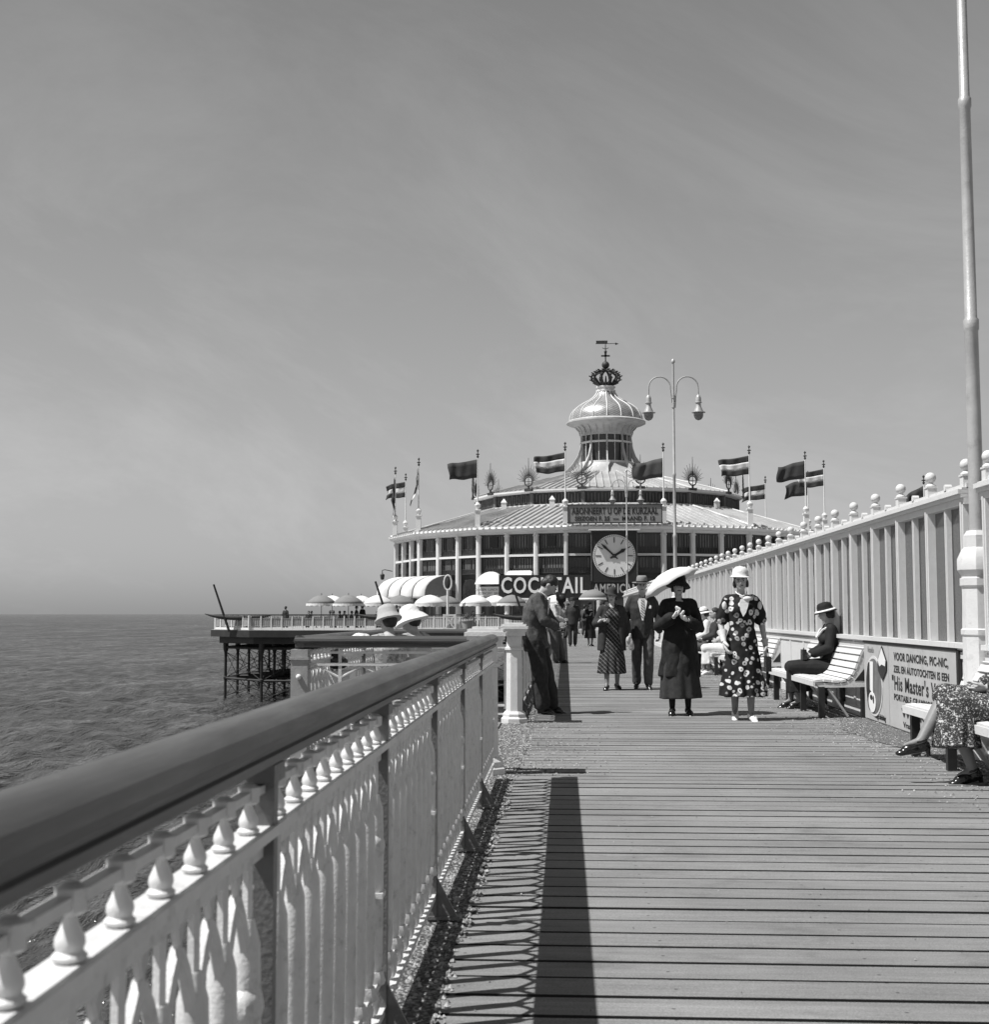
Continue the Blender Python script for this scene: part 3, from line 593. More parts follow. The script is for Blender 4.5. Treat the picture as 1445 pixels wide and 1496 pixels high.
# boats with leaning poles
def boat(label,x,y,s=1.,lean=.42,ph=5.2,z=1.05,hx=0.):
    t_=thing('rowing_boat',label,'boat',(x,y,0),0,'boat shaped hulls with leaning poles on the terrace edge')
    b=MB(); n=13; vs=[];fs=[]
    for i in range(n):
        u=-1+2*i/(n-1); w=.42*(1-abs(u)**2.2)+.02; sh=.13*u*u*(1.3 if u<0 else .8); dpt=.30*(1-abs(u)**3)+.02
        for j,(a,c) in enumerate(((1,0),(.86,.55),(.35,.95),(-.35,.95),(-.86,.55),(-1,0))): vs.append((u*2.6*s+hx,w*a,z+sh-dpt*c))
    for i in range(n-1):
        for j in range(5): fs.append((i*6+j,i*6+j+1,(i+1)*6+j+1,(i+1)*6+j))
    b.add(vs,fs); o=b.build('hull',M['suitg'],t_,True); md=o.modifiers.new('s','SOLIDIFY'); md.thickness=.05
    b=MB(); b.tube([(.6*s+hx,0,z-.2),(.6*s+hx,0,z-.95)],.05,6); b.build('bracket',M['dark'],t_)
    b=MB(); b.tube([(.9*s-lean*ph*.16,-.3,-.1+.0),(.9*s-lean*ph,-.3,ph*.83)],[.10,.07],8); b.build('leaning_pole',M['black'],t_); return t_
boat('boat shaped hull with a leaning pole overhanging the left corner of the terrace',-25.6,PF+1.3,1.0,.36,4.1,1.05,1.3)
boat('boat shaped hull with a leaning pole behind the two hats',-13.1,PF-.35,.85,.34,4.3)
boat('boat shaped hull with a leaning pole beside the man leaning on the railing',-3.2,PF-.35,.8,.34,3.7)

M['towergrey']=mat('tower_grey_paint',.42,.5,0,.2,.8,0,40,.3,.35,.9)
BC=(4.0,125.0); RR=20.2; NS=16
bd=thing('pavilion','round white pier pavilion with dark glazed bays, sheet metal roofs and a domed lantern','building',(BC[0],BC[1],0))
def cor(r,k,off=0.): # corner k of the 16-gon, k=.5 faces... corner angles +-11.25 from the axis towards the camera
    a=(k+.5)*2*PI/NS+off; return (r*math.sin(a),-r*math.cos(a))
def ringp(prof,n=NS):  # polygonal lathe with corners matching cor()
    b=MB(); vs=[]
    for r,z in prof:
        for k in range(n): x,y=cor(r,k); vs.append((x,y,z))
    K=len(prof); fs=[(i*n+j,i*n+(j+1)%n,(i+1)*n+(j+1)%n,(i+1)*n+j) for i in range(K-1) for j in range(n)]
    b.add(vs,fs); return b
ringp([(19.75,0),(19.75,8.2)]).build('wall',M['bdark'],bd,False)
ringp([(20.0,5.9),(20.28,5.9),(20.28,6.08),(20.0,6.08),(20.0,5.9)]).build('string_course',M['bwhite'],bd,False)
ringp([(19.8,7.75),(20.3,7.78),(20.3,7.95),(20.75,8.02),(20.85,8.2),(20.75,8.34),(19.9,8.36)]).build('eaves',M['bwhite'],bd,False)
b=MB()
for k in range(NS):
    p=Vector(cor(20.87,k)+(8.3,)); q=Vector(cor(20.87,k+1)+(8.3,))
    for i in range(14):
        c=p.lerp(q,(i+.5)/14); b.box(c,(.16,.16,.13),Matrix.Rotation(math.atan2((q-p).y,(q-p).x),3,'Z'))
b.build('eave_dentils',M['bwhite'],bd,False)
# bays
side=2*RR*math.sin(PI/NS); w=side/3
cm=MB(); cm.box((0,0,4.0),(.34,.34,8.0)); cm.box((0,-.02,7.6),(.42,.4,.12)); cm.box((0,-.02,.4),(.44,.42,.8)); cm.box((0,-.19,4),(.14,.06,8)); cm=cm.mesh('column',M['bwhite'],False)
def winmesh(h,seed):
    rn_=random.Random(seed); b=MB(); n=9
    for j in range(n+1): b.box((-w/2+.22+(w-.44)*j/n,0,h/2),(.035,.03,h))
    b.box((0,0,h*.32),(w-.4,.03,.04)); b.box((0,0,.03),(w-.4,.04,.06)); b.box((0,0,h*.97),(w-.4,.04,.05))
    for j in range(n*2): b.box((-w/2+.25+(w-.5)*j/(n*2-1),-.03,h*.15),(.03,.02,h*.28))
    p=MB(); p.box((0,.04,h/2),(w-.3,.02,h))
    c=MB()
    for j in range(n):
        if rn_.random()<.55: c.box((-w/2+.22+(w-.44)*(j+.5)/n,.0,h*.62),(.13,.012,h*.66))
    return b.mesh('window',M['bdark'],False),p.mesh('pane',M['glassdark'],False),c.mesh('curtain',M['lath'],False)
WU=[winmesh(1.62,s) for s in range(3)]; WL=[winmesh(1.3,s+5) for s in range(3)]
dm=MB(); dm.prism([(-.95,0),(.95,0),(.95,3.4)]+[(.95*math.cos(a),3.4+.75*math.sin(a)) for a in np.linspace(.3,PI-.3,8)]+[(-.95,3.4)],lambda u,v,k:(u,-.03+.06*k,v)); dm=dm.mesh('arched_doorway',M['glassdark'],False)
opm=MB(); opm.box((0,-.05,.85),(.75,.04,.85)); opm=opm.mesh('open_casement',M['ink'],False)
for k in range(-5,5):
    for j in range(3):
        p=Vector(cor(RR,k-.0)+(0,)); q=Vector(cor(RR,k+1.)+(0,)); 
        c=p.lerp(q,(j+.5)/3); e=p.lerp(q,j/3); rz=math.atan2((q-p).y,(q-p).x)
        nrm=Vector((c.x,c.y,0)).normalized()
        inst('column',cm,bd,e-nrm*.05,rz)
        for Wn,z in ((WU,6.12),(WL,4.52)):
            s_=random.choice(Wn); o=inst('window',s_[0],bd,c-nrm*.22+Vector((0,0,z)),rz); inst('pane',s_[1],o); inst('curtain',s_[2],o)
        if (k,j) in ((-2,2),(-2,0),(1,1),(2,0)): inst('open_casement',opm,bd,c-nrm*.2+Vector((0,0,6.3)),rz)
        inst('arched_doorway',dm,bd,c-nrm*.30,rz)
p=Vector(cor(RR,5)+(0,)); inst('column',cm,bd,p,0)
# roofs with standing seams
def roof(name,r0,z0,r1,z1,rib,nr,m=None):
    b=ringp([(r0,z0),(r1,z1)])
    for k in range(NS):
        a0=Vector(cor(r0,k)+(z0,)); a1=Vector(cor(r0,k+1)+(z0,)); c0=Vector(cor(r1,k)+(z1,)); c1=Vector(cor(r1,k+1)+(z1,))
        ed=(a1-a0).normalized(); mid=(a0+a1)/2; up=((c0+c1)/2-mid); nrm=ed.cross(up).normalized()
        if nrm.z<0: nrm=-nrm
        L0=(a1-a0).length; L1=(c1-c0).length
        b.tube([a0+nrm*.05,c0+nrm*.05],.1,4)
        for i in range(1,nr):
            t=(i/nr-.5)*L0; f=1.0 if abs(t)<=L1/2 else 1-(abs(t)-L1/2)/((L0-L1)/2+1e-6)
            s=mid+ed*t; e=s+up*max(f,.03)
            m_=Matrix((ed,up.normalized(),nrm)).transposed(); c=(s+e)/2+nrm*rib/2; b.box(c,(rib*.55,(e-s).length,rib),m_)
    return b.build(name,m or M['roof'],bd,False)
roof('lower_roof',20.7,8.36,12.5,10.75,.13,13)
ringp([(12.3,10.6),(12.3,12.0)]).build('drum',M['bdark'],bd,False)
b=MB()
for k in range(NS):
    p=Vector(cor(12.42,k)+(0,)); q=Vector(cor(12.42,k+1)+(0,)); rz=math.atan2((q-p).y,(q-p).x); mt=Matrix.Rotation(rz,3,'Z')
    b.box(p+Vector((0,0,11.3)),(.3,.3,1.35),mt)
    for i in range(16):
        c=p.lerp(q,(i+.5)/16); b.box(c+Vector((0,0,11.28+.13*(i%2))),(.07,.05,.75),mt)
b.build('drum_lattice',M['lath'],bd,False)
ringp([(12.3,10.62),(12.75,10.66),(12.75,10.82),(12.3,10.86)]).build('drum_base',M['bwhite'],bd,False)
ringp([(12.2,11.86),(12.7,11.9),(12.95,11.98),(12.95,12.12),(12.2,12.2)]).build('drum_cornice',M['bwhite'],bd,False)
roof('upper_roof',12.9,12.15,4.2,14.45,.12,8)
# dormer hoods on the lower roof
for k,dz in ((-2,0),(1,0),(-3,0)):
    p=(Vector(cor(13.6,k)+(0,))+Vector(cor(13.6,k+1)+(0,)))/2; b=MB(); b.box((0,0,.5),(.45,.45,1.0)); b.lathe([(.38,1.0),(.05,1.35)],4,ph=PI/4); b.build('roof_vent',M['bwhite'],bd,False,loc=(p.x,p.y,10.1))
# palmette ornaments
om=MB(); om.tube([(0,0,0),(0,0,.35)],.09,6)
for i in range(20):
    a=2*PI*i/20; om.tube([(.42*math.cos(a),0,.8+.42*math.sin(a)),(.42*math.cos(a+.35),0,.8+.42*math.sin(a+.35))],.06,6)
for i in range(23):
    a=R(5)+R(170)*i/22; l_=1.35 if i%2 else 1.05
    om.tube([(.5*math.cos(a),0,.8+.5*math.sin(a)),(l_*math.cos(a)*.95,0,.8+l_*math.sin(a)*1.15)],[.035,.014],5)
om.tube([(0,0,1.2),(0,0,2.9)],[.05,.02],6); om.tube([(0,0,.4),(0,0,1.2)],.03,5); om.tube([(-.4,0,.8),(.4,0,.8)],.03,5); om.box((0,0,.05),(.8,.2,.22)); OM=om.mesh('palmette',M['gilt'])
for k in range(NS):
    x,y=cor(12.95,k); inst('palmette',OM,bd,(x,y,12.05),math.atan2(y,x)+PI/2)
# lantern tower
NB=10
for i in range(NB):
    a=2*PI*(i+.5)/NB; b=MB(); pr=[]
    ro=[(5.4,14.05),(4.9,14.25),(4.2,14.7),(3.5,15.4),(2.95,16.2),(2.66,17.0),(2.54,17.9),(2.5,18.3)]; ri=[(2.40,18.3),(2.42,17.3),(2.65,16.3),(2.95,15.6),(3.3,15.0),(3.3,14.3)]
    b.prism(ro+ri,lambda u,v,k:(u*math.cos(a)-(.07-.14*k)*math.sin(a),u*math.sin(a)+(.07-.14*k)*math.cos(a),v)); b.build('buttress',M['towergrey'],bd,False)
def rnd(prof,name,m,n=48,par=bd,sm=True): b=MB(); b.lathe(prof,n,close=False); return b.build(name,m,par,sm,35)
rnd([(4.4,14.2),(3.6,14.75),(2.9,15.2),(2.62,15.5)],'tower_skirt',M['roof'])
rnd([(2.32,15.3),(2.32,18.5)],'tower_wall',M['glassdark'],24)
for i in range(20):
    a=2*PI*i/20; b=MB(); b.box((2.40*math.cos(a),2.42*math.sin(a),16.9),(.12,.09,3.1),Matrix.Rotation(a,3,'Z')); b.build('tower_mullion',M['towergrey'],bd,False)
rnd([(2.4,17.45),(2.55,17.5),(2.55,17.62),(2.4,17.66)],'tower_rail',M['bwhite']); rnd([(2.4,15.45),(2.6,15.5),(2.6,15.7),(2.4,15.72)],'tower_sill',M['bwhite'])
rnd([(2.42,18.2),(2.52,18.25),(2.52,18.4),(2.56,18.7),(2.72,18.98),(3.05,19.2),(3.6,19.38),(3.82,19.48),(3.82,19.62),(3.65,19.74),(3.4,19.8)],'lantern_cornice',M['towergrey'])
for i in range(24):
    a=2*PI*(i+.5)/24; b=MB(); b.prism([(2.45,18.35),(2.58,18.4),(2.66,18.75),(3.0,19.12),(2.5,19.2)],lambda u,v,k:(u*math.cos(a)-(.05-.1*k)*math.sin(a),u*math.sin(a)+(.05-.1*k)*math.cos(a),v)); b.build('bracket',M['towergrey'],bd,False)
DP=[(3.48,19.8),(3.46,20.15),(3.33,20.5),(3.08,20.85),(2.7,21.15),(2.2,21.45),(1.7,21.72),(1.3,22.0),(1.02,22.3),(.85,22.6)]
dome=rnd(DP,'dome',M['dome'],64)
for i in range(16):
    a=2*PI*i/16; b=MB(); b.tube([((r+.03)*math.cos(a),(r+.03)*math.sin(a),z) for r,z in DP],.055,5); b.build('dome_rib',M['bwhite'],dome)
rnd([(.85,22.55),(.95,22.6),(.95,22.75),(.82,22.8),(.82,22.95),(.93,23.0),(.93,23.12),(.7,23.16),(.1,23.2)],'dome_collar',M['bwhite'])
b=MB(); b.lathe([(.62,23.12),(.7,23.3),(.66,23.45),(.6,23.5)],20)
for i in range(10):
    a=2*PI*i/10; c=[(.62,23.3),(1.0,23.45),(1.32,23.75),(1.38,24.1),(1.15,24.4),(.7,24.62),(.15,24.72)]
    b.tube([(r*math.cos(a),r*math.sin(a),z) for r,z in c],.10,6)
    for r,z in c[1:6]:
        for da in (-.12,0,.12): b.tube([((r-.05)*math.cos(a),(r-.05)*math.sin(a),z-.02),((r+.24)*math.cos(a+da),(r+.24)*math.sin(a+da),z+.04+.12*(z-23.7))],[.07,.03],5)
    b.tube([(.62*math.cos(a+.3),.62*math.sin(a+.3),23.3),(1.0*math.cos(a+.3),1.0*math.sin(a+.3),24.0)],[.14,.05],5)
b.build('crown',M['gilt'],bd)
b=MB(); b.tube([(0,0,24.6),(0,0,25.0)],.14,8); b.ell((0,0,25.25),.37,None,16,10); b.tube([(0,0,25.5),(0,0,27.6)],[.07,.035],8); b.box((0,0,26.15),(.85,.12,.14)); b.box((0,0,26.3),(.2,.12,.5)); b.ell((0,0,26.55),.15); b.tube([(-.3,0,26.95),(-.15,0,26.85),(.15,0,26.85),(.3,0,26.95)],.035,5); b.build('orb_and_cross',M['gilt'],bd)
b=MB(); b.box((0,0,27.35),(1.9,.05,.05)); b.box((-.35,0,27.5),(1.1,.04,.3)); b.prism([(.95,27.2),(1.3,27.32),(.95,27.45)],lambda u,v,k:(u,-.02+.04*k,v)); b.build('weather_vane',M['gilt'],bd,False)
# awnings
def awning(label,p0,p1,out,z1,z0,segs,cat='awning'):
    p0=Vector(p0+(0,)); p1=Vector(p1+(0,)); L=(p1-p0).length; rz=math.atan2((p1-p0).y,(p1-p0).x); t_=thing('awning',label,cat,(p0.x,p0.y,0),rz)
    w_=L/segs
    for i in range(segs):
        b=MB(); n=9; vs=[]
        for j in range(n):
            a=PI/2*j/(n-1); y=-out*math.sin(a)**1.0; z=z0+(z1-z0)*math.cos(a)**.8 if j<n-1 else z0
            for x in (i*w_+.09,i*w_+w_-.09): vs.append((x,y,z))
        vs+= [(i*w_+.09,-out,z0-.22),(i*w_+w_-.09,-out,z0-.22)]
        b.add(vs,[(2*j,2*j+1,2*j+3,2*j+2) for j in range(n)]); o=b.build('canvas_panel',M['awn'],t_,True); md=o.modifiers.new('s','SOLIDIFY'); md.thickness=.03
    for xx in (.02,L-.02):
        b=MB(); pl=[(0,z0)]+[(-out*math.sin(PI/2*j/8),z0+(z1-z0)*math.cos(PI/2*j/8)**.8) for j in range(9)]
        b.prism(pl,lambda u,v,k:(xx-.02+.04*k,u,v)); b.build('end_cheek',M['umbg'],t_,False)
    return t_
c1=Vector(cor(RR,-4)); c2=Vector(cor(RR,-2.55))
awning('large white quarter round awning in four panels at the left end of the pavilion',(BC[0]-18.6,BC[1]-9.2),(BC[0]-13.6,BC[1]-15.2),2.7,4.5,2.75,4)
def bayframe(k,j):
    p=Vector(cor(RR,k)+(0,)); q=Vector(cor(RR,k+1)+(0,)); c=p.lerp(q,(j+.5)/3); e=(q-p).normalized(); n=Vector((c.x,c.y,0)).normalized(); return Vector((BC[0],BC[1],0))+c,e,n,math.atan2(e.y,e.x)
for (k,j,lab) in ((-2,0,'domed white window awning left of the COCKTAIL board'),(-2,1,'square topped white window awning touching the COCKTAIL board')):
    c,e,n,rz=bayframe(k,j); t_=thing('window_awning',lab,'awning',(c.x,c.y,0),rz,'small white awnings on the ground floor')
    b=MB(); ww=1.05
    if j==0: 
        pr=[(-ww,3.65)]+[(-ww*math.cos(a),3.75+.95*math.sin(a)) for a in np.linspace(0,PI,12)]+[(ww,3.65)]
    else: pr=[(-ww-.1,3.9),(-ww,4.65),(-ww+.2,4.75),(ww-.2,4.75),(ww,4.65),(ww+.1,3.9)]
    b.prism(pr,lambda u,v,k_:(u*(1 if k_ else 1.06),-.1-1.0*(1-k_)*(1-(v-3.65)/1.4),v)); b.build('canvas',M['awn'],t_,False)
    t2=thing('menu_board',lab.replace('domed white window awning','white board of small print under the domed awning').replace('square topped white window awning','white board under the square awning'),'sign',(c.x,c.y,0),rz,'white boards on the ground floor')
    b=MB(); b.box((0,-.35,2.75),(2.1,.05,1.4)); b.build('board',M['bwhite'],t2,False)
    for z in (3.2,2.9,2.6,2.3): text('lettering','DANSEN  LUNCH  THEE' if z>3 else 'CONCERT  DINER',.26,(0,-.39,z),M['midgrey'],t2,(R(90),0,0),0,.004)
# signs
def board(label,name,x0,x1,z0,z1,y,m,th=.12,frame=None,cat='sign'):
    t_=thing(name,label,cat,((x0+x1)/2,y,0)); b=MB(); b.box((0,0,(z0+z1)/2),(x1-x0,th,z1-z0)); b.build('board',m,t_,False)
    if frame:
        b=MB(); b.box((0,-.03,z0),(x1-x0+.16,th+.08,.08)); b.box((0,-.03,z1),(x1-x0+.16,th+.08,.08)); b.box((-(x1-x0)/2,-.03,(z0+z1)/2),(.08,th+.08,z1-z0-.08)); b.box(((x1-x0)/2,-.03,(z0+z1)/2),(.08,th+.08,z1-z0-.08)); b.build('frame',frame,t_,False)
    return t_
YS=102.0
t_=board('long black board with large white letters COCKTAIL','cocktail_sign',-5.2,2.0,2.45,4.25,YS,M['black'])
text('lettering','COCKTAIL',1.72,(-.05,-.08,3.38),M['letter'],t_,(R(90),0,0),.035,.02,'CENTER',1,1.12,6.75)
for xx in (-4.4,-1,1.4):
    b=MB(); b.box((xx,.1,1.2),(.14,.1,2.4)); b.build('leg',M['dark'],t_,False)
t_=board('black board with white letters AMERICAN BAR under the clock','american_bar_sign',2.06,10.5,2.45,3.72,YS+.05,M['black'])
text('lettering','AMERICAN BAR',.98,(-1.55,-.08,3.16),M['letter'],t_,(R(90),0,0),.02,.02,'CENTER',1.0,1.12,5.1)
b=MB(); b.box((0,.1,1.2),(.14,.1,2.4)); b.build('leg',M['dark'],t_,False)
t_=board('grey banner board lettered ABONNEERT U OP DE KURZAAL on the roof edge','roof_banner',BC[0]-3.75,BC[0]+3.75,8.5,9.95,BC[1]-20.55,M['greysign'],.1,M['gilt'])
text('lettering','ABONNEERT U OP DE KURZAAL',.74,(0,-.065,9.42),M['ink'],t_,(R(90),0,0),.018,.01,'CENTER',.82,1.05,6.9)
text('lettering','SEIZOEN F. 25  —  MAAND F. 12',.46,(0,-.065,8.83),M['ink'],t_,(R(90),0,0),.012,.01,'CENTER',.98,1.05,6.4)
# clock
CX_,CZ_,CR=3.83,5.72,1.66
t_=thing('clock','huge white faced clock in a square black case on the pavilion front','clock',(CX_,YS-.3,0))
b=MB(); b.box((0,.15,CZ_-.05),(3.62,.3,4.0)); b.build('case',M['black'],t_,False)
b=MB(); b.box((0,-.1,CZ_+2.02),(3.95,.95,.09)); b.build('hood',M['bwhite'],t_,False)
for s in (-1,1):
    b=MB(); b.box((s*1.78,-.03,CZ_),(.05,.05,3.9)); b.build('edge_strip',M['midgrey'],t_,False)
b=MB(); b.lathe([(CR,0),(CR,.05)],72,mx=Matrix.Rotation(R(90),3,'X'),c=(0,-.0,CZ_)); b.build('dial',M['dial'],t_,True,30)
for i in range(60):
    a=2*PI*i/60; rr=CR-.10; b=MB(); h=i%5==0
    if h: b.box(((CR-.42)*math.sin(a),-.065,CZ_+(CR-.42)*math.cos(a)),(.07,.02,.42),Matrix.Rotation(a,3,'Y')); b.build('hour_mark',M['ink'],t_,False)
    b=MB(); b.box((rr*math.sin(a),-.065,CZ_+rr*math.cos(a)),(.05,.02,.08),Matrix.Rotation(a,3,'Y')); b.build('minute_mark',M['ink'],t_,False)
def hand(nm,ang,L_,w_):
    b=MB(); pl=[(-w_*.7,-.35),(w_*.7,-.35),(w_,L_*.55),(w_*1.6,L_*.72),(0,L_),(-w_*1.6,L_*.72),(-w_,L_*.55)]
    b.prism(pl,lambda u,v,k:(u*math.cos(ang)+v*math.sin(ang),-.10-.03*k,CZ_-u*math.sin(ang)+v*math.cos(ang))); b.build(nm,M['ink'],t_,False)
hand('minute_hand',R(-47),1.42,.07); hand('hour_hand',R(58),1.08,.10)
b=MB(); b.ell((0,-.11,CZ_),(.16,.06,.16)); b.build('hub',M['ink'],t_)
# flags
def wavy(b,w_,h_,seed,bands,droop=.3,furl=1.,amp=.26):
    nx,nz=26,12; rn_=random.Random(seed); p1=rn_.uniform(0,6); 
    for bi,(v0,v1,mi) in enumerate(bands):
        vs=[];k=4
        for j in range(k+1):
            v=v0+(v1-v0)*j/k
            for i in range(nx+1):
                u=i/nx; x=-w_*u*furl; y=amp*u**.6*math.sin(u*(6.5+1.5*math.sin(p1))+p1+v*1.9)+.07*u*math.sin(u*17+p1*2-v*3)+ (1-furl)*.22*math.sin(u*15+p1); z=-h_*v*(1-.12*u)-droop*u*h_*(1+.2*math.sin(u*5+p1))+.07*h_*math.sin(u*7+p1)*u; x-=.05*w_*u*math.sin(v*4+p1)
                if furl<1: z-= (1-furl)*w_*.8*u**1.0; x*=.8+.3*math.sin(v*5+p1)
                vs.append((x,y,z))
        b.add(vs,[(j*(nx+1)+i,j*(nx+1)+i+1,(j+1)*(nx+1)+i+1,(j+1)*(nx+1)+i) for j in range(k) for i in range(nx)],mi)
TRI=[(0,1/3,0),(1/3,2/3,1),(2/3,1,0)]
def flagpole(label,x,y,z0,z1,kind,w_=2.4,h_=1.55,seed=1,ped=True,furl=1.,drop=.6,droop=.30):
    t_=thing('flagpole',label,'flagpole',(x,y,z0),0,'flagpoles round the pavilion roof')
    H_=z1-z0
    if ped:
        b=MB(); b.box((0,0,.75),(.42,.42,1.5)); b.box((0,0,.1),(.5,.5,.16)); b.box((0,0,1.5),(.56,.56,.1)); b.lathe([(.2,1.55),(.12,1.62),(.24,1.8),(.26,1.95),(.1,2.15)],12); b.build('pedestal',M['bwhite'],t_,True,35)
    b=MB(); b.tube([(0,0,1.2 if ped else 0),(0,0,H_-.7)],[.07,.04],10); b.build('pole',M['bwhite'],t_)
    b=MB(); b.tube([(0,0,H_-.75),(0,0,H_)],[.05,.03],8); b.ell((0,0,H_-.62),.10); b.ell((0,0,H_-.42),(.17,.17,.06)); b.ell((0,0,H_-.12),(.10,.10,.09)); b.build('finial',M['gilt'],t_)
    if kind:
        b=MB(); wavy(b,w_,h_,seed,TRI if kind=='tri' else [(0,1,0)],droop,furl); o=b.build('flag',[M['flagd'] if kind!='mid' else M['suitg'],M['flagw']],t_,True,0); o.location=(-.05,0,H_-drop-.25); md=o.modifiers.new('s','SOLIDIFY'); md.thickness=.015
    return t_
def cp(k,r=20.3): x,y=cor(r,k); return BC[0]+x,BC[1]+y
Z0=8.35
def pz(py,y): return 1.2+(897-py)*y/1900
for k,kind,py,lab,sd,kw in (
 (-1,'tri',645,'flagpole left of the roof banner flying a striped flag',1,{}),
 (0,'mid',647,'flagpole right of the roof banner flying a plain dark flag before the tower',2,dict(drop=1.0)),
 (-2,'solid',655,'flagpole flying a large plain dark flag, left of the tower',3,{}),
 (1,'tri',652,'flagpole right of the double lamp post flying a striped flag',4,{}),
 (-3,'tri',667,'flagpole with a striped flag hanging furled and narrow',5,dict(furl=.22)),
 (2,'solid',661,'flagpole at the right flying a plain dark flag over a second one',6,{}),
 (-4,'solid',680,'leftmost flagpole with a furled dark flag hugging the pole',7,dict(furl=.08,h_=1.9)),
 (3,'tri',674,'rightmost roof flagpole flying a striped flag',8,{})):
    x,y=cp(k); flagpole(lab,x,y,Z0,pz(py,y),kind,seed=sd,**kw)
for k,kind,py,lab,sd,kw in ((-5,'tri',690,'flagpole on the far left rim whose striped flag curls to the left',9,dict(w_=1.9,droop=.25)),(4,'solid',690,'flagpole behind the right rim with a lower plain dark flag',10,dict(w_=2.2)),(5,'tri',697,'flagpole behind the roof flying a striped flag, lower than its neighbours',11,{})):
    x,y=cp(k); flagpole(lab,x,y,Z0,pz(py,y),kind,seed=sd,**kw)
flagpole('flagpole with a drooping dark flag just above the windscreen ball finials',28.6,105,.02,pz(697,105),'solid',1.6,1.4,12,False,1.,.6,.7)
# umbrellas
def umbrella(label,x,y,r,m,m2,rz=0,zt=2.55):
    t_=thing('sun_umbrella',label,'sun umbrella',(x,y,.02),rz,'sun umbrellas on the terrace')
    b=MB(); b.tube([(0,0,0),(0,0,zt)],.03,8); b.lathe([(.25,0),(.25,.06),(.05,.1)],12); b.build('pole',M['post'],t_)
    n=16; prof=[(.03,zt),(r*.3,zt-.06*r),(r*.6,zt-.2*r),(r*.85,zt-.38*r),(r,zt-.56*r)]
    b=MB(); vs=[];K=len(prof)
    for q,(rr,z) in enumerate(prof):
        for j in range(n): a=2*PI*j/n; s_=1 if j%2==0 else 1-.05*q/4; vs.append((rr*s_*math.cos(a),rr*s_*math.sin(a),z+(.02*q/4 if j%2 else 0)))
    fs=[(i*n+j,i*n+(j+1)%n,(i+1)*n+(j+1)%n,(i+1)*n+j) for i in range(K-1) for j in range(n)]
    b.add(vs,fs); o=b.build('canopy',m,t_,True,20); md=o.modifiers.new('s','SOLIDIFY'); md.thickness=.015
    b=MB(); vs=[];
    for z,s_ in ((zt-.56*r,1),(zt-.56*r-.15,1.01)):
        for j in range(n*2): a=2*PI*j/(n*2); vs.append((r*s_*math.cos(a),r*s_*math.sin(a),z-(0 if z>zt-.6*r and s_==1 else .05*(j%2))))
    m3=n*2; b.add(vs,[(j,(j+1)%m3,m3+(j+1)%m3,m3+j) for j in range(m3)]); o2=b.build('valance',m2,o,False); md=o2.modifiers.new('s','SOLIDIFY'); md.thickness=.012
    b=MB(); b.ell((0,0,zt+.05),(.03,.03,.1)); b.build('tip',M['dark'],t_); return t_
UM=[(468,97.5,1.15,0,'leftmost grey umbrella of the terrace row'),(484,100,1.15,1,'white umbrella second from the left end of the row'),(508,97,1.18,0,'grey umbrella between two white ones near the left end'),(527,101,1.05,1,'small looking white umbrella half hidden behind its neighbours'),(552,98,1.2,1,'white umbrella just above the grey sun hat'),(584,98.5,1.2,0,'grey umbrella in front of the big awning'),(628,97.2,1.25,1,'white umbrella above the white picket railing, right of the hats'),(652,100.5,1.2,0,'grey umbrella behind the oval topped signpost'),(695,97.5,1.2,1,'white umbrella below the domed window awning'),(724,99.5,1.15,1,'white umbrella touching the COCKTAIL board'),(748,97,1.15,0,'grey umbrella beside the back of the leaning man'),(812,98,1.1,1,'white umbrella glimpsed between the leaning man and the COCKTAIL letters')]
for (px_,y,r,wh,lab) in UM: umbrella(lab,(px_-826)*y/1900-.0,y,r,M['umbw'] if wh else M['umbg'],M['umbw'],px_,2.62+(y-97)*.0)
# signpost with oval top, lattice gate, tubs, lantern
x=(654-826)*96/1900; t_=thing('oval_signpost','white signpost topped with an upright oval frame, in front of the terrace railing','signpost',(x,96.2,.02))
b=MB(); b.tube([(0,0,0),(0,0,3.0)],.09,8); b.build('post',M['bwhite'],t_)
b=MB(); b.tube([(.28*math.cos(a),0,3.5+.55*math.sin(a)) for a in np.linspace(0,2*PI,20)],.06,6); b.build('oval_frame',M['bwhite'],t_); b=MB(); b.ell((0,0,3.5),(.2,.06,.42)); b.build('emblem',M['gilt'],t_)
x=(657-826)*95/1900; t_=thing('lattice_gate','small white gate with crossed braces in the terrace railing','gate',(x,PF+.2,.02))
b=MB()
for s in (-1,1): b.box((s*.42,0,.6),(.12,.08,1.15)); b.box((0,0,.6+s*.5),(.8,.07,.12)); b.box((0,0,.6),(.07,.06,1.15),Matrix.Rotation(s*R(38),3,'Y'))
b.build('frame',M['bwhite'],t_,False)
for px_,lab in ((684,'grey plant tub before the picket railing'),):
    x=(px_-826)*94.9/1900; t_=thing('plant_tub',lab,'plant tub',(x,PF-.0,.02)); b=MB(); b.lathe([(.32,0),(.45,.65),(.5,.66),(.5,.72),(.35,.72)],14); b.build('tub',M['post'],t_)
    b=MB(); rn_=random.Random(4)
    for _ in range(160): 
        p=Vector((rn_.gauss(0,.22),rn_.gauss(0,.2),.85+abs(rn_.gauss(0,.14)))); q_=Vector((rn_.uniform(-1,1),rn_.uniform(-1,1),rn_.uniform(-.3,1))).normalized()*.09; r_=q_.orthogonal().normalized()*.03; b.add([p,p+q_+r_,p+q_*1.8,p+q_-r_],[(0,1,2,3)])
    b.build('foliage',mat('tub_foliage',.06,.6),t_,False)
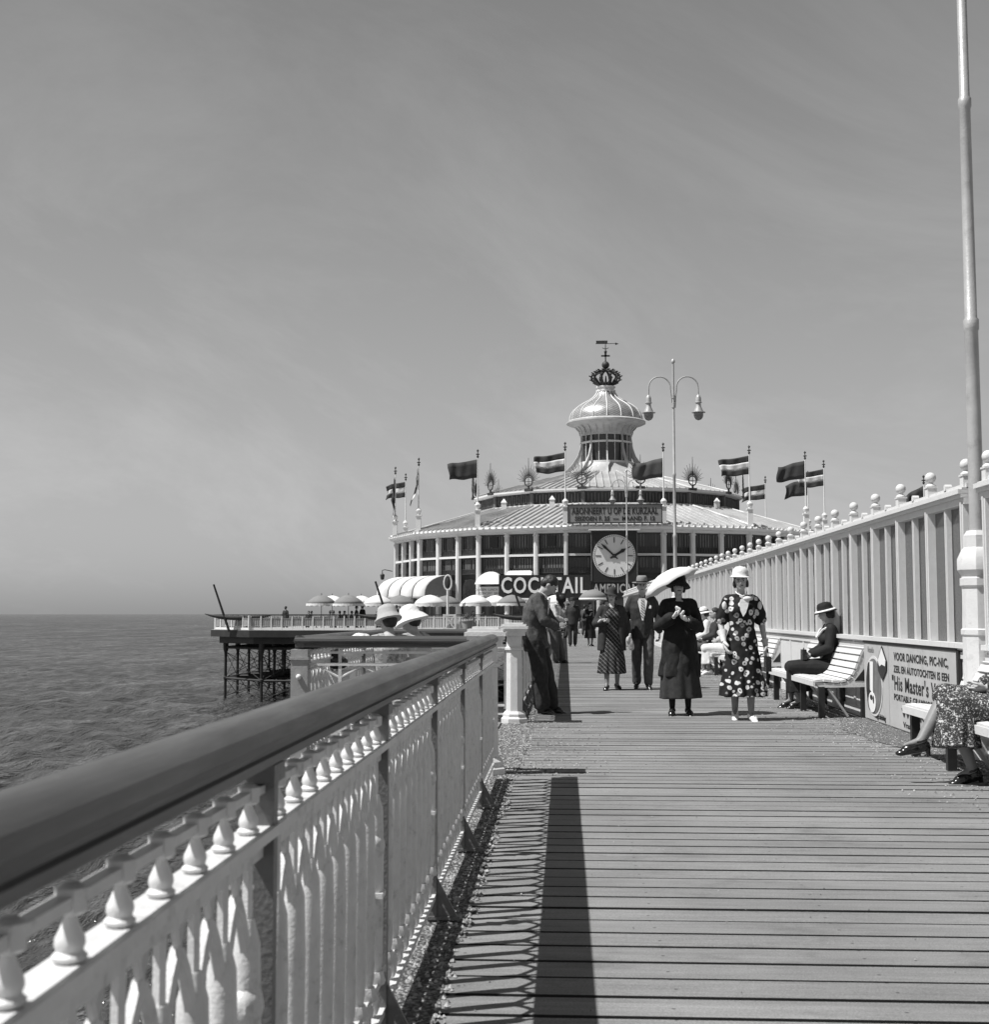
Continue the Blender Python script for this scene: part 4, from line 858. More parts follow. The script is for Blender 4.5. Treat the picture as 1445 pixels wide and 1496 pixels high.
t_=thing('wall_lantern','small dark lantern on a bracket at the left edge of the pavilion wall','lantern',(BC[0]-20.9,BC[1]-3.5,4.9)); b=MB(); b.tube([(.7,0,.3),(0,0,.45),(-.25,0,.4),(-.25,0,.1)],.04,6); b.build('bracket',M['dark'],t_); b=MB(); b.lathe([(.05,.1),(.2,0),(.22,-.05),(.16,-.45),(.06,-.5)],8,(-.25,0,0)); b.build('lamp_body',M['dark'],t_)

# ================================================================== PEOPLE
V=Vector
def remesh(mb,vox,sm=4,disp=0.,ds=6.,seed=0):
    me=bpy.data.meshes.new('t'); me.from_pydata(mb.v,[],mb.f)
    import bmesh
    bm=bmesh.new(); bm.from_mesh(me); bmesh.ops.recalc_face_normals(bm,faces=bm.faces); bm.to_mesh(me); bm.free()
    o=bpy.data.objects.new('t',me); S.collection.objects.link(o)
    r=o.modifiers.new('r','REMESH'); r.mode='VOXEL'; r.voxel_size=vox; r.adaptivity=0
    if sm: s=o.modifiers.new('s','SMOOTH'); s.factor=.5; s.iterations=sm
    dg=bpy.context.evaluated_depsgraph_get(); ev=o.evaluated_get(dg); m2=bpy.data.meshes.new_from_object(ev)
    out=MB(); n=len(m2.vertices); co_=np.zeros(n*3); m2.vertices.foreach_get('co',co_); co_=co_.reshape(-1,3)
    if disp>0:
        nn=np.zeros(n*3); m2.vertices.foreach_get('normal',nn); nn=nn.reshape(-1,3)
        dv=np.array([noise.noise(V((p[0]*ds+seed,p[1]*ds,p[2]*ds*.55)))+.5*noise.noise(V((p[0]*ds*2.3,p[1]*ds*2.3+seed,p[2]*ds*1.3))) for p in co_]); co_=co_+nn*dv[:,None]*disp
    out.v=[tuple(p) for p in co_]; out.f=[tuple(p.vertices) for p in m2.polygons]; out.m=[0]*len(out.f)
    bpy.data.objects.remove(o); bpy.data.meshes.remove(me); bpy.data.meshes.remove(m2); return out
def loft(mb,rings,side=(1,0,0),n=28,k=0,amp=0.,ph=0.,mi=0):
    vs=[]; K=len(rings); side=V(side)
    for i,rg in enumerate(rings):
        c=V(rg[0]); t=(V(rings[min(i+1,K-1)][0])-V(rings[max(i-1,0)][0])).normalized(); u=(side-t*side.dot(t)).normalized(); w_=t.cross(u); am=rg[3] if len(rg)>3 else amp
        for j in range(n):
            a=2*PI*j/n; f=1+(am*(math.sin(k*a+ph)+.45*math.sin((k*2-3)*a+ph*2)) if k else 0)
            vs.append(c+u*math.cos(a)*rg[1]*f+w_*math.sin(a)*rg[2]*f)
    fs=[(i*n+j,i*n+(j+1)%n,(i+1)*n+(j+1)%n,(i+1)*n+j) for i in range(K-1) for j in range(n)]+[tuple(range(n-1,-1,-1)),tuple((K-1)*n+j for j in range(n))]
    return mb.add(vs,fs,mi)
def joints(H=1.68,**ov):
    s=H/1.70; d_={'pel':(0,0,.93),'wai':(0,-.005,1.07),'che':(0,0,1.25),'nek':(0,.01,1.43),'hed':(0,-.015,1.595),
     'shL':(-.175,.01,1.385),'shR':(.175,.01,1.385),'elL':(-.225,.03,1.12),'elR':(.225,.03,1.12),'wrL':(-.235,-.06,.88),'wrR':(.235,-.06,.88),
     'hdL':(-.01,-.03,-1),'hdR':(.01,-.03,-1),'hiL':(-.09,0,.90),'hiR':(.09,0,.90),'knL':(-.095,-.02,.49),'knR':(.095,-.02,.49),'anL':(-.09,.03,.085),'anR':(.09,.03,.085),
     'toL':(-.12,-.13,.03),'toR':(.12,-.13,.03)}
    d_={k:V(v)*(s if k[:2] not in('hd',) or k=='hed' else 1) for k,v in d_.items()}
    d_.update({k:V(v) for k,v in ov.items() if k not in('hy','hp','hr')})
    d_['HM']=(Matrix.Rotation(R(ov.get('hy',0)),3,'Z')@Matrix.Rotation(R(ov.get('hp',0)),3,'X')@Matrix.Rotation(R(ov.get('hr',0)),3,'Y')); d_['s']=s
    return d_
def torso(mb,j,fem,g=0.,top=True,hip=True):
    s=j['s']; side=(j['shR']-j['shL']).normalized()
    w=(.165,.128,.15,.15) if fem else (.158,.148,.172,.165); dp=(.118,.098,.125,.085) if fem else (.115,.108,.122,.09)
    up=(j['nek']-j['che']); r=[]
    if hip: r.append((j['pel']+(j['pel']-j['wai']).normalized()*.09,w[0]*.8*s+g,dp[0]*.85*s+g)); 
    r+= [(j['pel'],w[0]*s+g,dp[0]*s+g),(j['wai'],w[1]*s+g,dp[1]*s+g),(j['che'],w[2]*s+g,dp[2]*s+g),(j['che']+up*.62,w[3]*s+g,dp[3]*s+g),(j['che']+up*.85,.10*s+g,.07*s+g)]
    if top: r.append((j['nek'],.062*s+g,.058*s+g))
    loft(mb,r,side,24)
    for q in 'LR': mb.cap(j['che']+up*.60,j['sh'+q].lerp(j['che']+up*.6,.12),.062*s+g*.8,.050*s+g*.8); mb.cap(j['nek']-up*.10,j['sh'+q].lerp(j['nek'],.15),.040*s+g*.6,.044*s+g*.7)
    if fem:
        fw=side.cross(up).normalized(); fw=-fw if fw.y>0 and True else fw
        f=side.cross(up.normalized()); f=-f if f.dot(up.cross(side))<0 else f
        fwd=up.normalized().cross(side)*-1.0
        if abs(fwd.length)<.1: fwd=V((0,-1,0))
        fwd=(-up.normalized().cross(side)) if (-up.normalized().cross(side)).dot(j['FW'])>0 else up.normalized().cross(side)
        for q in (-1,1): mb.ell(j['che']+side*q*.065*s+fwd*.075*s+up*.05,(.068*s+g*.6,.062*s+g*.6,.07*s+g*.6))
def arm(mb,j,q,g=0.,upto=1.):
    s=j['s']; a,b_,c=j['sh'+q],j['el'+q],j['wr'+q]
    mb.cap(a.lerp(j['che'],.08),b_,.046*s+g,.037*s+g)
    if upto>=1: mb.cap(b_,c,.040*s+g,.026*s+g)
def leg(mb,j,q,g=0.,g2=None):
    s=j['s']; g2=g if g2 is None else g2; a,b_,c=j['hi'+q],j['kn'+q],j['an'+q]
    mb.cap(a,b_,.085*s+g,.058*s+g)
    m_=b_.lerp(c,.32)+(b_-c).normalized().cross(V((1,0,0)))*0; mb.cap(b_,m_,.054*s+g,.055*s+g2); mb.cap(m_,c,.055*s+g2,.036*s+g2)
def hand(mb,wr,dr,side,nrm,s=1.,curl=.5,mi=0,g=0.):
    """palm from wrist along dr; side = towards the thumb; nrm = direction fingers curl to"""
    dr=V(dr).normalized(); side=V(side); side=(side-dr*side.dot(dr)).normalized(); nrm=dr.cross(side) if dr.cross(side).dot(V(nrm))>0 else side.cross(dr)
    mx=Matrix((side,dr,nrm)).transposed()
    mb.ell(wr+dr*.048*s,(.040*s+g,.055*s+g,.016*s+g),mx,12,7,mi)
    for i,(o,l) in enumerate(((.027,.074),(.009,.083),(-.009,.077),(-.026,.060))):
        c=curl*(1+.12*i); p=wr+dr*.09*s+side*o*s; q1=p+(dr*math.cos(c*.6)+nrm*math.sin(c*.6))*l*.5*s; q2=q1+(dr*math.cos(c*1.6)+nrm*math.sin(c*1.6))*l*.5*s
        mb.cap(p-dr*.012,q1,.0095*s+g,.0085*s+g,8,mi); mb.cap(q1,q2,.0085*s+g,.007*s+g,8,mi)
    p=wr+dr*.03*s+side*.034*s; q1=p+(side*.65+dr*.7+nrm*.3).normalized()*.034*s; q2=q1+(side*.2+dr*.9+nrm*.45).normalized()*.028*s
    mb.cap(p,q1,.012*s+g,.010*s+g,8,mi); mb.cap(q1,q2,.010*s+g,.008*s+g,8,mi)
def headmesh(mb,j,fem):
    c=j['hed']; m_=j['HM']; s=j['s']
    def P(x,y,z): return c+m_@V((x*s,y*s,z*s))
    mb.ell(P(0,.012,.03),(.073*s,.092*s,.082*s),m_,16,10); mb.ell(P(0,-.012,-.03),(.060*s,.075*s,.082*s),m_,14,9)
    mb.ell(P(0,-.052,-.085),(.026*s,.026*s,.022*s),m_); mb.cap(P(-.036,-.012,-.068),P(-.012,-.058,-.088),.022*s,.018*s,8); mb.cap(P(.036,-.012,-.068),P(.012,-.058,-.088),.022*s,.018*s,8)
    mb.cap(P(0,-.078,.012),P(0,-.101,-.026),.009*s,.013*s,8); mb.ell(P(0,-.092,-.03),(.017*s,.012*s,.009*s),m_)
    for q in (-1,1):
        mb.ell(P(q*.030,-.068,-.022),(.022*s,.018*s,.02*s),m_); mb.ell(P(q*.030,-.076,.022),(.026*s,.012*s,.008*s),m_)
        mb.ell(P(q*.073,.008,-.002),(.009*s,.019*s,.03*s),m_)
    mb.cap(P(-.018,-.077,-.052),P(.018,-.077,-.052),.011*s,.011*s,8)
    mb.cap(j['nek']-(j['hed']-j['nek'])*.18,P(0,.02,-.045),.054*s if not fem else .048*s,.050*s if not fem else .044*s)
def facebits(mb,j,fem):
    c=j['hed']; m_=j['HM']; s=j['s']
    def P(x,y,z): return c+m_@V((x*s,y*s,z*s))
    for q in (-1,1):
        mb.ell(P(q*.030,-.0775,.004),(.015*s,.006*s,.008*s),m_,10,6,4); mb.ell(P(q*.030,-.0825,.004),(.0085*s,.0035*s,.008*s),m_,8,5,2)
        mb.cap(P(q*.016,-.089,.023),P(q*.044,-.079,.024),.0055*s,.004*s,6,2)
    mb.ell(P(0,-.0885,-.052),(.026*s,.007*s,.009*s),m_,10,6,3)
def fwd(j):
    up=(j['nek']-j['pel']).normalized(); side=(j['shR']-j['shL']).normalized(); f=side.cross(up); return f if f.dot(j.get('FW',V((0,-1,0))))>0 else -f
def body(t_,j,fem,legmat,skinm=None,vox=.011,hands=('L','R'),curl=.5,arms=True,handn=None):
    j['FW']=V((0,-1,0)); mb=MB(); torso(mb,j,fem); headmesh(mb,j,fem)
    for q in 'LR': arm(mb,j,q); leg(mb,j,q); mb.cap(j['an'+q],j['to'+q].lerp(j['an'+q],.35)+V((0,0,.0)),.030,.016)
    r=remesh(mb,vox,3)
    # stockinged legs take their own tone below the hips
    zc=[ (p[2]) for p in r.v]; hz=min(j['hiL'].z,j['hiR'].z)-.02
    for i,f in enumerate(r.f):
        p=V(r.v[f[0]])
        if min((p-j['anL']).length,(p-j['anR']).length,(p-(j['knL']+j['anL'])/2).length,(p-(j['knR']+j['anR'])/2).length,(p-j['knL']).length,(p-j['knR']).length)<.19 and p.z<hz+.1: r.m[i]=1
    f_=fwd(j); x_=(j['shR']-j['shL']).normalized()
    for q,sg in (('L',-1),('R',1)):
        if q in hands:
            dr=j['hd'+q]; nn=(handn or {}).get(q,x_*(-sg)); hand(r,j['wr'+q],dr,f_ if abs(V(dr).normalized().dot(f_))<.8 else V((0,0,1)),nn,j['s'],curl)
    facebits(r,j,fem)
    return r.build('body',[skinm or M['skin'],legmat,M['eye'],M['lip'],M['dial']],t_,True,0)
def shoes(t_,j,m_,heel=.0,label=None):
    for q in 'LR':
        a=j['an'+q]; to=j['to'+q]; d_=(to-a); d_.z*=.6; f=d_.normalized(); up=V((0,0,1)); up=(up-f*up.dot(f)).normalized(); sd=f.cross(up)
        mx=Matrix((sd,f,up)).transposed(); mb=MB(); base=a-up*(.075-heel)
        mb.ell(a-up*.042+f*.090,(.045,.066,.037),mx); mb.ell(a+f*.145-up*.060,(.039,.058,.024),mx); mb.ell(a-up*.036-f*.012,(.041,.048,.040),mx); mb.cap(a-up*.058-f*.01,a-up*.062+f*.12,.026,.024)
        r=remesh(mb,.009,3)
        if heel>0: hb=V((a.x,a.y,a.z))-f*.035; hl=a.z-.002 if (up.z>.9 and a.z<.2) else .115; r.tube([hb-up*.045,hb-up*(.045+(hl-.045)*.5),hb-up*hl],[.027,.018,.015],10)
        r.build('shoe',m_,t_,True,40)
def sleeves(mb,j,g,frac=1.,q_='LR',cuff=0.):
    s=j['s']
    for q in q_:
        a,b_,c=j['sh'+q],j['el'+q],j['wr'+q]
        a=a.lerp(j['che'],.08)
        if frac<=.5: mb.cap(a,a.lerp(b_,frac*2),.050*s+g,.046*s+g+cuff)
        else: mb.cap(a,b_,.048*s+g,.042*s+g); mb.cap(b_,b_.lerp(c,(frac-.5)*2),.045*s+g,.034*s+g+cuff)
def hat_lathe(t_,name,j,prof,m_,off=(0,.005,.03),rx=0,ry=0,sxy=(1,1.12),n=32,wav=0.,mats=None):
    mx=j['HM']@Matrix.Rotation(R(rx),3,'X')@Matrix.Rotation(R(ry),3,'Y'); c=j['hed']+j['HM']@V(off); mb=MB(); s=j['s']
    mb.lathe([(r*s,z*s) for r,z in prof],n,c,0,mx,sxy)
    if wav:
        k=len(prof)
        for i,(r,z) in enumerate(prof):
            if r>.11:
                for q in range(n): 
                    p=V(mb.v[i*n+q]); mb.v[i*n+q]=cv(p+mx@V((0,0,wav*math.sin(3*2*PI*q/n+1)*(r-.1)*6)))
    return mb.build(name,m_,t_,True,60)
FEDORA=[(.148,-.005),(.155,.004),(.15,.008),(.10,.0),(.088,.004),(.086,.05),(.080,.09),(.062,.112),(.03,.108),(.0,.102)]
CLOCHE=[(.128,-.03),(.132,-.026),(.10,.0),(.090,.01),(.088,.05),(.076,.09),(.045,.115),(0,.122)]
WIDE=[(.185,-.045),(.19,-.038),(.15,-.012),(.10,.008),(.088,.014),(.085,.055),(.074,.09),(.045,.112),(0,.116)]
def band(t_,j,m_,off=(0,.005,.03),r=.091,z0=.006,z1=.03,rx=0,ry=0,sxy=(1,1.12),name='hat_band'):
    return hat_lathe(t_,name,j,[(r,z0),(r+.001,z0+.004),(r-.001,z1)],m_,off,rx,ry,sxy)
def hair(t_,j,m_,prof='short'):
    c=j['hed']; m=j['HM']; s=j['s']; mb=MB()
    def P(x,y,z): return c+m@V((x*s,y*s,z*s))
    mb.ell(P(0,.022,.040),(.081*s,.095*s,.083*s),m); mb.ell(P(0,.055,-.01),(.074*s,.062*s,.07*s),m)
    if prof=='bob':
        for q in (-1,1): mb.ell(P(q*.073,.02,-.03),(.022*s,.042*s,.05*s),m)
        mb.ell(P(0,.065,-.05),(.07*s,.045*s,.04*s),m)
    r=remesh(mb,.010,2,.004,30.)
    return r.build('hair',m_,t_,True,0)
def skirt(mb,j,hem,rx,ry,k=9,amp=.05,ph=0.,top=None,mid=None):
    w=j['wai'] if top is None else top; s=j['s']; p=j['pel']; hx=(j['anL'].x+j['anR'].x)/2; hy=(j['anL'].y+j['anR'].y)/2
    z1=p.z-.08; rr=[(w,.135*s,.115*s,0),(p,.178*s,.14*s,.004),(V((p.x,p.y,z1)),.182*s,.145*s,.012)]
    for t in (.35,.7,1): rr.append((V((p.x+(hx-p.x)*t*.7,p.y+(hy-p.y)*t*.6,z1+(hem-z1)*t)),.182*s+(rx-.182*s)*t,.145*s+(ry-.145*s)*t,.012+(amp-.012)*t))
    loft(mb,rr,(1,0,0),64,k,amp,ph)
def cyltube(t_,name,pts,r,m_,n=8,flat=1.): b=MB(); b.tube(pts,r,n,0,flat); return b.build(name,m_,t_)
def glove(t_,j,q,m_,cuff=.10,flare=.03,curl=.5,nrm=None,label=None):
    d_=(j['el'+q]-j['wr'+q]).normalized(); mb=MB(); f_=fwd(j); x_=(j['shR']-j['shL']).normalized(); sg=-1 if q=='L' else 1
    a=remesh_simple_cuff(j['wr'+q],d_,cuff,flare); mb._join(a,None)
    dr=V(j['hd'+q]); hand(mb,j['wr'+q],dr,f_ if abs(dr.normalized().dot(f_))<.8 else V((0,0,1)),nrm or x_*(-sg),j['s']*1.08,curl,0,.006)
    return mb.build('glove',m_,t_,True,60)
def remesh_simple_cuff(w_,d_,L,fl_):
    b=MB(); b.tube([w_-d_*.02,w_+d_*.02,w_+d_*L*.6,w_+d_*L],[.031,.033,.036+fl_*.4,.040+fl_],14); return b
G_P='people on the promenade'
def start(label,x,y,rz,group=G_P): return thing('person',label,'person',(x,y,.0),R(rz),group)

# --- floral dress
t_=start('woman in a dark floral dress and white hat with white gloves and white shoes',2.02,15.1,2)
j=joints(1.67,anL=(-.075,.10,.10),toL=(-.10,-.06,.03),knL=(-.085,.0,.50),anR=(.075,-.10,.085),toR=(.10,-.26,.03),knR=(.075,-.09,.50),
  elL=(-.235,.04,1.10),wrL=(-.225,-.10,.90),hdL=(.16,-.25,-.9),elR=(.235,.05,1.10),wrR=(.26,-.03,.86),hdR=(.05,-.1,-1),hy=-8,hr=-4,hed=(-.01,-.03,1.575))
body(t_,j,True,M['skind'],hands=('R',),curl=.7)
mb=MB(); torso(mb,j,True,.014,top=False); sleeves(mb,j,.014,.40,cuff=.020); skirt(mb,j,.27,.27,.23,11,.07,.4); remesh(mb,.0105,1,.013,12).build('dress',M['floral'],t_,True,0)
mb=MB(); f_=fwd(j)
mb.prism([(-.045,1.33),(-.03,1.37),(.03,1.38),(.07,1.37),(.045,1.28),(.02,1.215),(-.012,1.17),(-.04,1.24)],lambda u,v,k:(u,-.165-.012*k+(v-1.2)*.20,v)); mb.ell((.045,-.135,1.375),(.05,.03,.028)); mb.build('jabot',M['wcloth'],t_,True,60)
for sx_ in (-1,1): b=MB(); b.ell((.20*sx_,-.035,1.295),(.028,.02,.05)); b.build('sleeve_bow',M['wcloth'],t_)
b=MB(); b.tube([(-.065,0,1.455),(-.05,-.06,1.43),(0,-.095,1.405),(.05,-.06,1.43),(.065,0,1.455)],.007,6); b.build('necklace',M['letter'],t_)
hair(t_,j,M['hair'],'bob'); hat_lathe(t_,'hat',j,[(.118,-.008),(.122,-.002),(.104,.010),(.095,.018),(.094,.05),(.084,.085),(.055,.115),(0,.124)],M['wcloth'],(0,.006,.052),2,6,(1,1.1))
glove(t_,j,'L',M['wcloth'],.12,.022,.6); glove(t_,j,'R',M['gcloth'],.05,.006,.8)
shoes(t_,j,M['wleather'],.02)
# handbag
t2=thing('handbag','black handbag hanging from the hand of the woman in the floral dress','handbag',(2.30,15.06,0)); b=MB(); b.prism([(-.10,.55),(.10,.55),(.085,.72),(-.085,.72)],lambda u,v,k:(-.03+.06*k,u,v)); b.build('bag_body',M['leather'],t2,False); b=MB(); b.tube([(0,-.06,.72),(0,-.04,.80),(0,.04,.80),(0,.06,.72)],.006,6); b.build('handle',M['leather'],t2)
# --- black coat with parasol
t_=start('woman in a long black coat and wide black hat clasping white gloved hands',1.36,15.75,-3)
j=joints(1.63,elL=(-.245,-.03,1.05),wrL=(-.08,-.25,1.165),hdL=(.75,-.15,.55),elR=(.25,-.03,1.03),wrR=(.10,-.24,1.12),hdR=(-.75,-.2,.45),anL=(-.09,-.03,.09),anR=(.10,.0,.09),toL=(-.11,-.2,.03),toR=(.13,-.17,.03),hy=6,hr=3)
body(t_,j,True,M['coatb'],hands=(),curl=1)
mb=MB(); torso(mb,j,True,.024,top=False); sleeves(mb,j,.018,.92,cuff=.028)
loft(mb,[(j['che'],.165,.14),(j['wai'],.175,.15),(j['pel'],.205,.17),(V((0,.01,.7)),.225,.185),(V((-.005,.02,.46)),.245,.20)],(1,0,0),56,7,.035,1.)
remesh(mb,.0115,1,.016,9).build('coat',M['coatb'],t_,True,0)
mb=MB(); loft(mb,[(V((0,0,.9)),.17,.14,0),(V((0,.0,.55)),.215,.185,.03),(V((.01,.0,.2)),.245,.205,.055)],(1,0,0),64,8,.05,.3); remesh(mb,.0115,1).build('skirt',M['suit'],t_,True,0)
hair(t_,j,M['hair'],'bob'); hat_lathe(t_,'hat',j,[(.150,-.06),(.154,-.052),(.125,-.01),(.098,.012),(.09,.02),(.087,.055),(.074,.09),(.045,.108),(0,.112)],M['coatb'],(0,.01,.048),-9,4,(1.0,1.08),32,.012)
glove(t_,j,'L',M['wcloth'],.12,.030,1.1,V((0,1,0))); glove(t_,j,'R',M['wcloth'],.14,.030,1.1,V((0,1,0)))
shoes(t_,j,M['leather'],.015)
t2=thing('parasol','large white parasol tilted behind the head of the woman in black','parasol',(1.36,15.72,1.25)); 
ax=V((-.47,.10,.88)).normalized(); q=ax.to_track_quat('Z','Y').to_matrix()
b=MB(); b.tube([V((.09,-.06,0))+ax*-.16,V((.09,.06,0))+ax*.52],.009,8); b.build('stick',M['post'],t2)
b=MB(); n=40; prof=[(0,.52),(.10,.51),(.20,.475),(.30,.42),(.375,.345)]
b.lathe(prof,32,(.09,.06,0),0,q,close=False)
for i_ in range(5):
    for j_ in range(32):
        if j_%4: 
            p_=V(b.v[i_*32+j_]); c_=V((.09,.06,0))+ax*prof[i_][1]; b.v[i_*32+j_]=cv(c_+(p_-c_)*(1-(.035,.055,.035)[j_%4-1]*i_/4)+ax*(-.012,-.018,-.012)[j_%4-1]*(i_/4)*-1); 
# tilt of the canopy edge is the tilt of the stick
o=b.build('canopy',M['umbw'],t2,True,60); md=o.modifiers.new('s','SOLIDIFY'); md.thickness=.006
# --- man in fedora
t_=start('man in a dark suit, grey fedora and striped tie walking behind the women',1.24,21.2,0)
j=joints(1.76,anL=(-.09,.12,.10),toL=(-.11,-.04,.03),knL=(-.09,.02,.52),anR=(.08,-.16,.09),toR=(.11,-.32,.03),knR=(.09,-.14,.53),wrL=(-.27,-.05,.90),wrR=(.28,.0,.90),elL=(-.27,.04,1.17),elR=(.27,.05,1.17))
body(t_,j,False,M['suit'],vox=.013,curl=.8)
mb=MB(); torso(mb,j,False,.03,top=False); sleeves(mb,j,.024,.93); loft(mb,[(j['wai'],.175,.145),(j['pel'],.19,.155),(V((0,.0,.80)),.205,.165)],(1,0,0),40,5,.015); remesh(mb,.012,1,.013,11).build('jacket',M['suit'],t_,True,0)
mb=MB()
for q in 'LR': mb.cap(j['hi'+q],j['kn'+q],.105,.085); mb.cap(j['kn'+q],j['an'+q]+V((0,.01,.03)),.085,.075)
mb.ell(j['pel']-V((0,0,.02)),(.175,.135,.11)); remesh(mb,.012,1,.013,9).build('trousers',M['suitg'],t_,True,0)
b=MB(); b.prism([(-.055,1.45),(.055,1.45),(.075,1.40),(.012,1.10),(-.012,1.10),(-.075,1.40)],lambda u,v,k:(u,-.190-.008*k+(v-1.1)*.2,v)); b.build('shirt_front',M['wcloth'],t_,False)
b=MB(); b.prism([(-.02,1.44),(.02,1.44),(.034,1.18),(0,1.13),(-.034,1.18)],lambda u,v,k:(u,-.202-.008*k+(v-1.1)*.2,v)); b.build('tie',M['tie'],t_,False)
b=MB(); b.prism([(.10,1.29),(.135,1.29),(.14,1.33),(.12,1.345),(.105,1.32)],lambda u,v,k:(u,-.160-.015*k+(v-1.3)*.19,v)); b.build('pocket_square',M['wcloth'],t_,False)
hair(t_,j,M['hair']); hat_lathe(t_,'hat',j,FEDORA,M['felt'],(0,.004,.055),4,0); band(t_,j,M['black'],(0,.004,.055),rx=4); shoes(t_,j,M['leather'],.01)
# --- older woman plaid
t_=start('elderly woman in a dark cardigan over a plaid dress with one hand raised',.74,20.9,6)
j=joints(1.58,anL=(-.10,-.10,.09),toL=(-.14,-.22,.04),anR=(.09,.08,.10),toR=(.12,-.06,.03),elL=(-.26,.02,1.06),wrL=(-.22,-.20,1.15),hdL=(.35,-.1,.6),elR=(.24,.06,1.04),wrR=(.27,-.03,.84),hy=-14,hp=8)
j['hdL']=V((-.7,-.2,.1)); j['wrL']=V((-.10,-.23,1.10)); j['elL']=V((-.255,-.0,1.05))
body(t_,j,True,M['skind'],vox=.013,hands=('L',))
mb=MB(); torso(mb,j,True,.012,top=False); skirt(mb,j,.26,.225,.20,12,.075,.9); remesh(mb,.012,1,.006,10).build('dress',M['plaid'],t_,True,0)
mb=MB()
for q in (-1,1): loft(mb,[(V((.07*q,.02,1.33)),.085,.085),(V((.115*q,.025,1.12)),.085,.12),(V((.135*q,.03,.85)),.085,.14),(V((.15*q,.035,.62)),.085,.15)],(1,0,0),20)
mb.ell((0,.06,1.2),(.15,.08,.2)); mb.ell((0,.09,.9),(.16,.08,.3)); sleeves(mb,j,.024,.9); remesh(mb,.0125,2,.006,9).build('cardigan',M['suit'],t_,True,0)
hair(t_,j,M['hair'],'bob'); hat_lathe(t_,'hat',j,CLOCHE,M['suit'],(0,.006,.045),-8,14,(1,1.1)); glove(t_,j,'L',M['gcloth'],.14,.01,.5,V((0,0,-1)))
shoes(t_,j,M['leather'],.015)
t2=thing('glove_bundle','pale gloves held low between the plaid dress and the man in the fedora','gloves',(1.03,20.85,.74)); mb=MB(); mb.ell((0,0,0),(.05,.05,.09)); mb.ell((-.03,-.02,.05),(.035,.04,.06)); mb.ell((.02,.0,-.06),(.045,.04,.06)); mb.cap((0,0,.05),(.0,.0,.14),.025,.02); remesh(mb,.01,2,.008,20).build('fabric',M['gcloth'],t2)
# --- leaning man
t_=start('young man in a grey jacket leaning back on the railing with bowed head',-.24,15.85,82)
def leaner(t_,H,fem,jm,trm,skirtm=None,hatf=None,shirt=False):
    j=joints(H,pel=(0,.13,.91),wai=(0,.145,1.06),che=(0,.12,1.25),nek=(0,.05,1.43),hed=(0,-.055,1.545),shL=(-.175,.08,1.38),shR=(.175,.08,1.38),elL=(-.23,-.02,1.13),elR=(.23,-.02,1.13),wrL=(-.07,-.15,1.04),wrR=(.07,-.15,1.04),hdL=(.8,-.3,-.1),hdR=(-.8,-.3,-.1),
      hiL=(-.09,.12,.88),hiR=(.09,.12,.88),knL=(-.11,.05,.48),knR=(.09,.01,.48),anL=(-.11,.02,.09),anR=(.10,-.06,.09),toL=(-.13,-.14,.03),toR=(.12,-.22,.03),hp=48)
    body(t_,j,fem,trm,vox=.012,curl=1.0)
    mb=MB(); torso(mb,j,fem,.028,top=False); sleeves(mb,j,.024,.92); loft(mb,[(j['wai'],.17,.14),(j['pel'],.19,.155),(V((0,.11,.77)),.195,.155)],(1,0,0),40,5,.02); remesh(mb,.011,1,.015,11).build('jacket',jm,t_,True,0)
    mb=MB()
    for q in 'LR': mb.cap(j['hi'+q],j['kn'+q],.118,.100); mb.cap(j['kn'+q],j['an'+q]+V((0,.01,.03)),.100,.092)
    mb.ell(j['pel'],(.175,.14,.11)); remesh(mb,.012,1,.014,9).build('trousers',trm,t_,True,0)
    b=MB(); b.lathe([(.062,0),(.060,.045)],20,j['nek']-V((0,.01,.02)),0,Matrix.Rotation(R(35),3,'X'),(1,1),close=False); o=b.build('collar',M['wcloth'],t_); md=o.modifiers.new('s','SOLIDIFY'); md.thickness=.006
    b=MB(); b.prism([(-.05,1.40),(.05,1.40),(.02,1.12),(-.02,1.12)],lambda u,v,k:(u,-.012-.01*k-(v-1.12)*.12,v)); b.build('shirt_front',M['wcloth'],t_,False)
    shoes(t_,j,M['leather'],.01); return j
j=leaner(t_,1.76,False,mat('dark_tweed',.075,.9,0,.25,30,.6,60,.2),M['suit']); hair(t_,j,M['hair'])
t_=start('person in a pale blouse and dark wide hat leaning behind the bowed man',-.17,32.2,70)
j=leaner(t_,1.74,True,M['gcloth'],M['suitg']); hat_lathe(t_,'hat',j,WIDE,M['coatb'],(0,.0,.03),20,0); hair(t_,j,M['hair'])
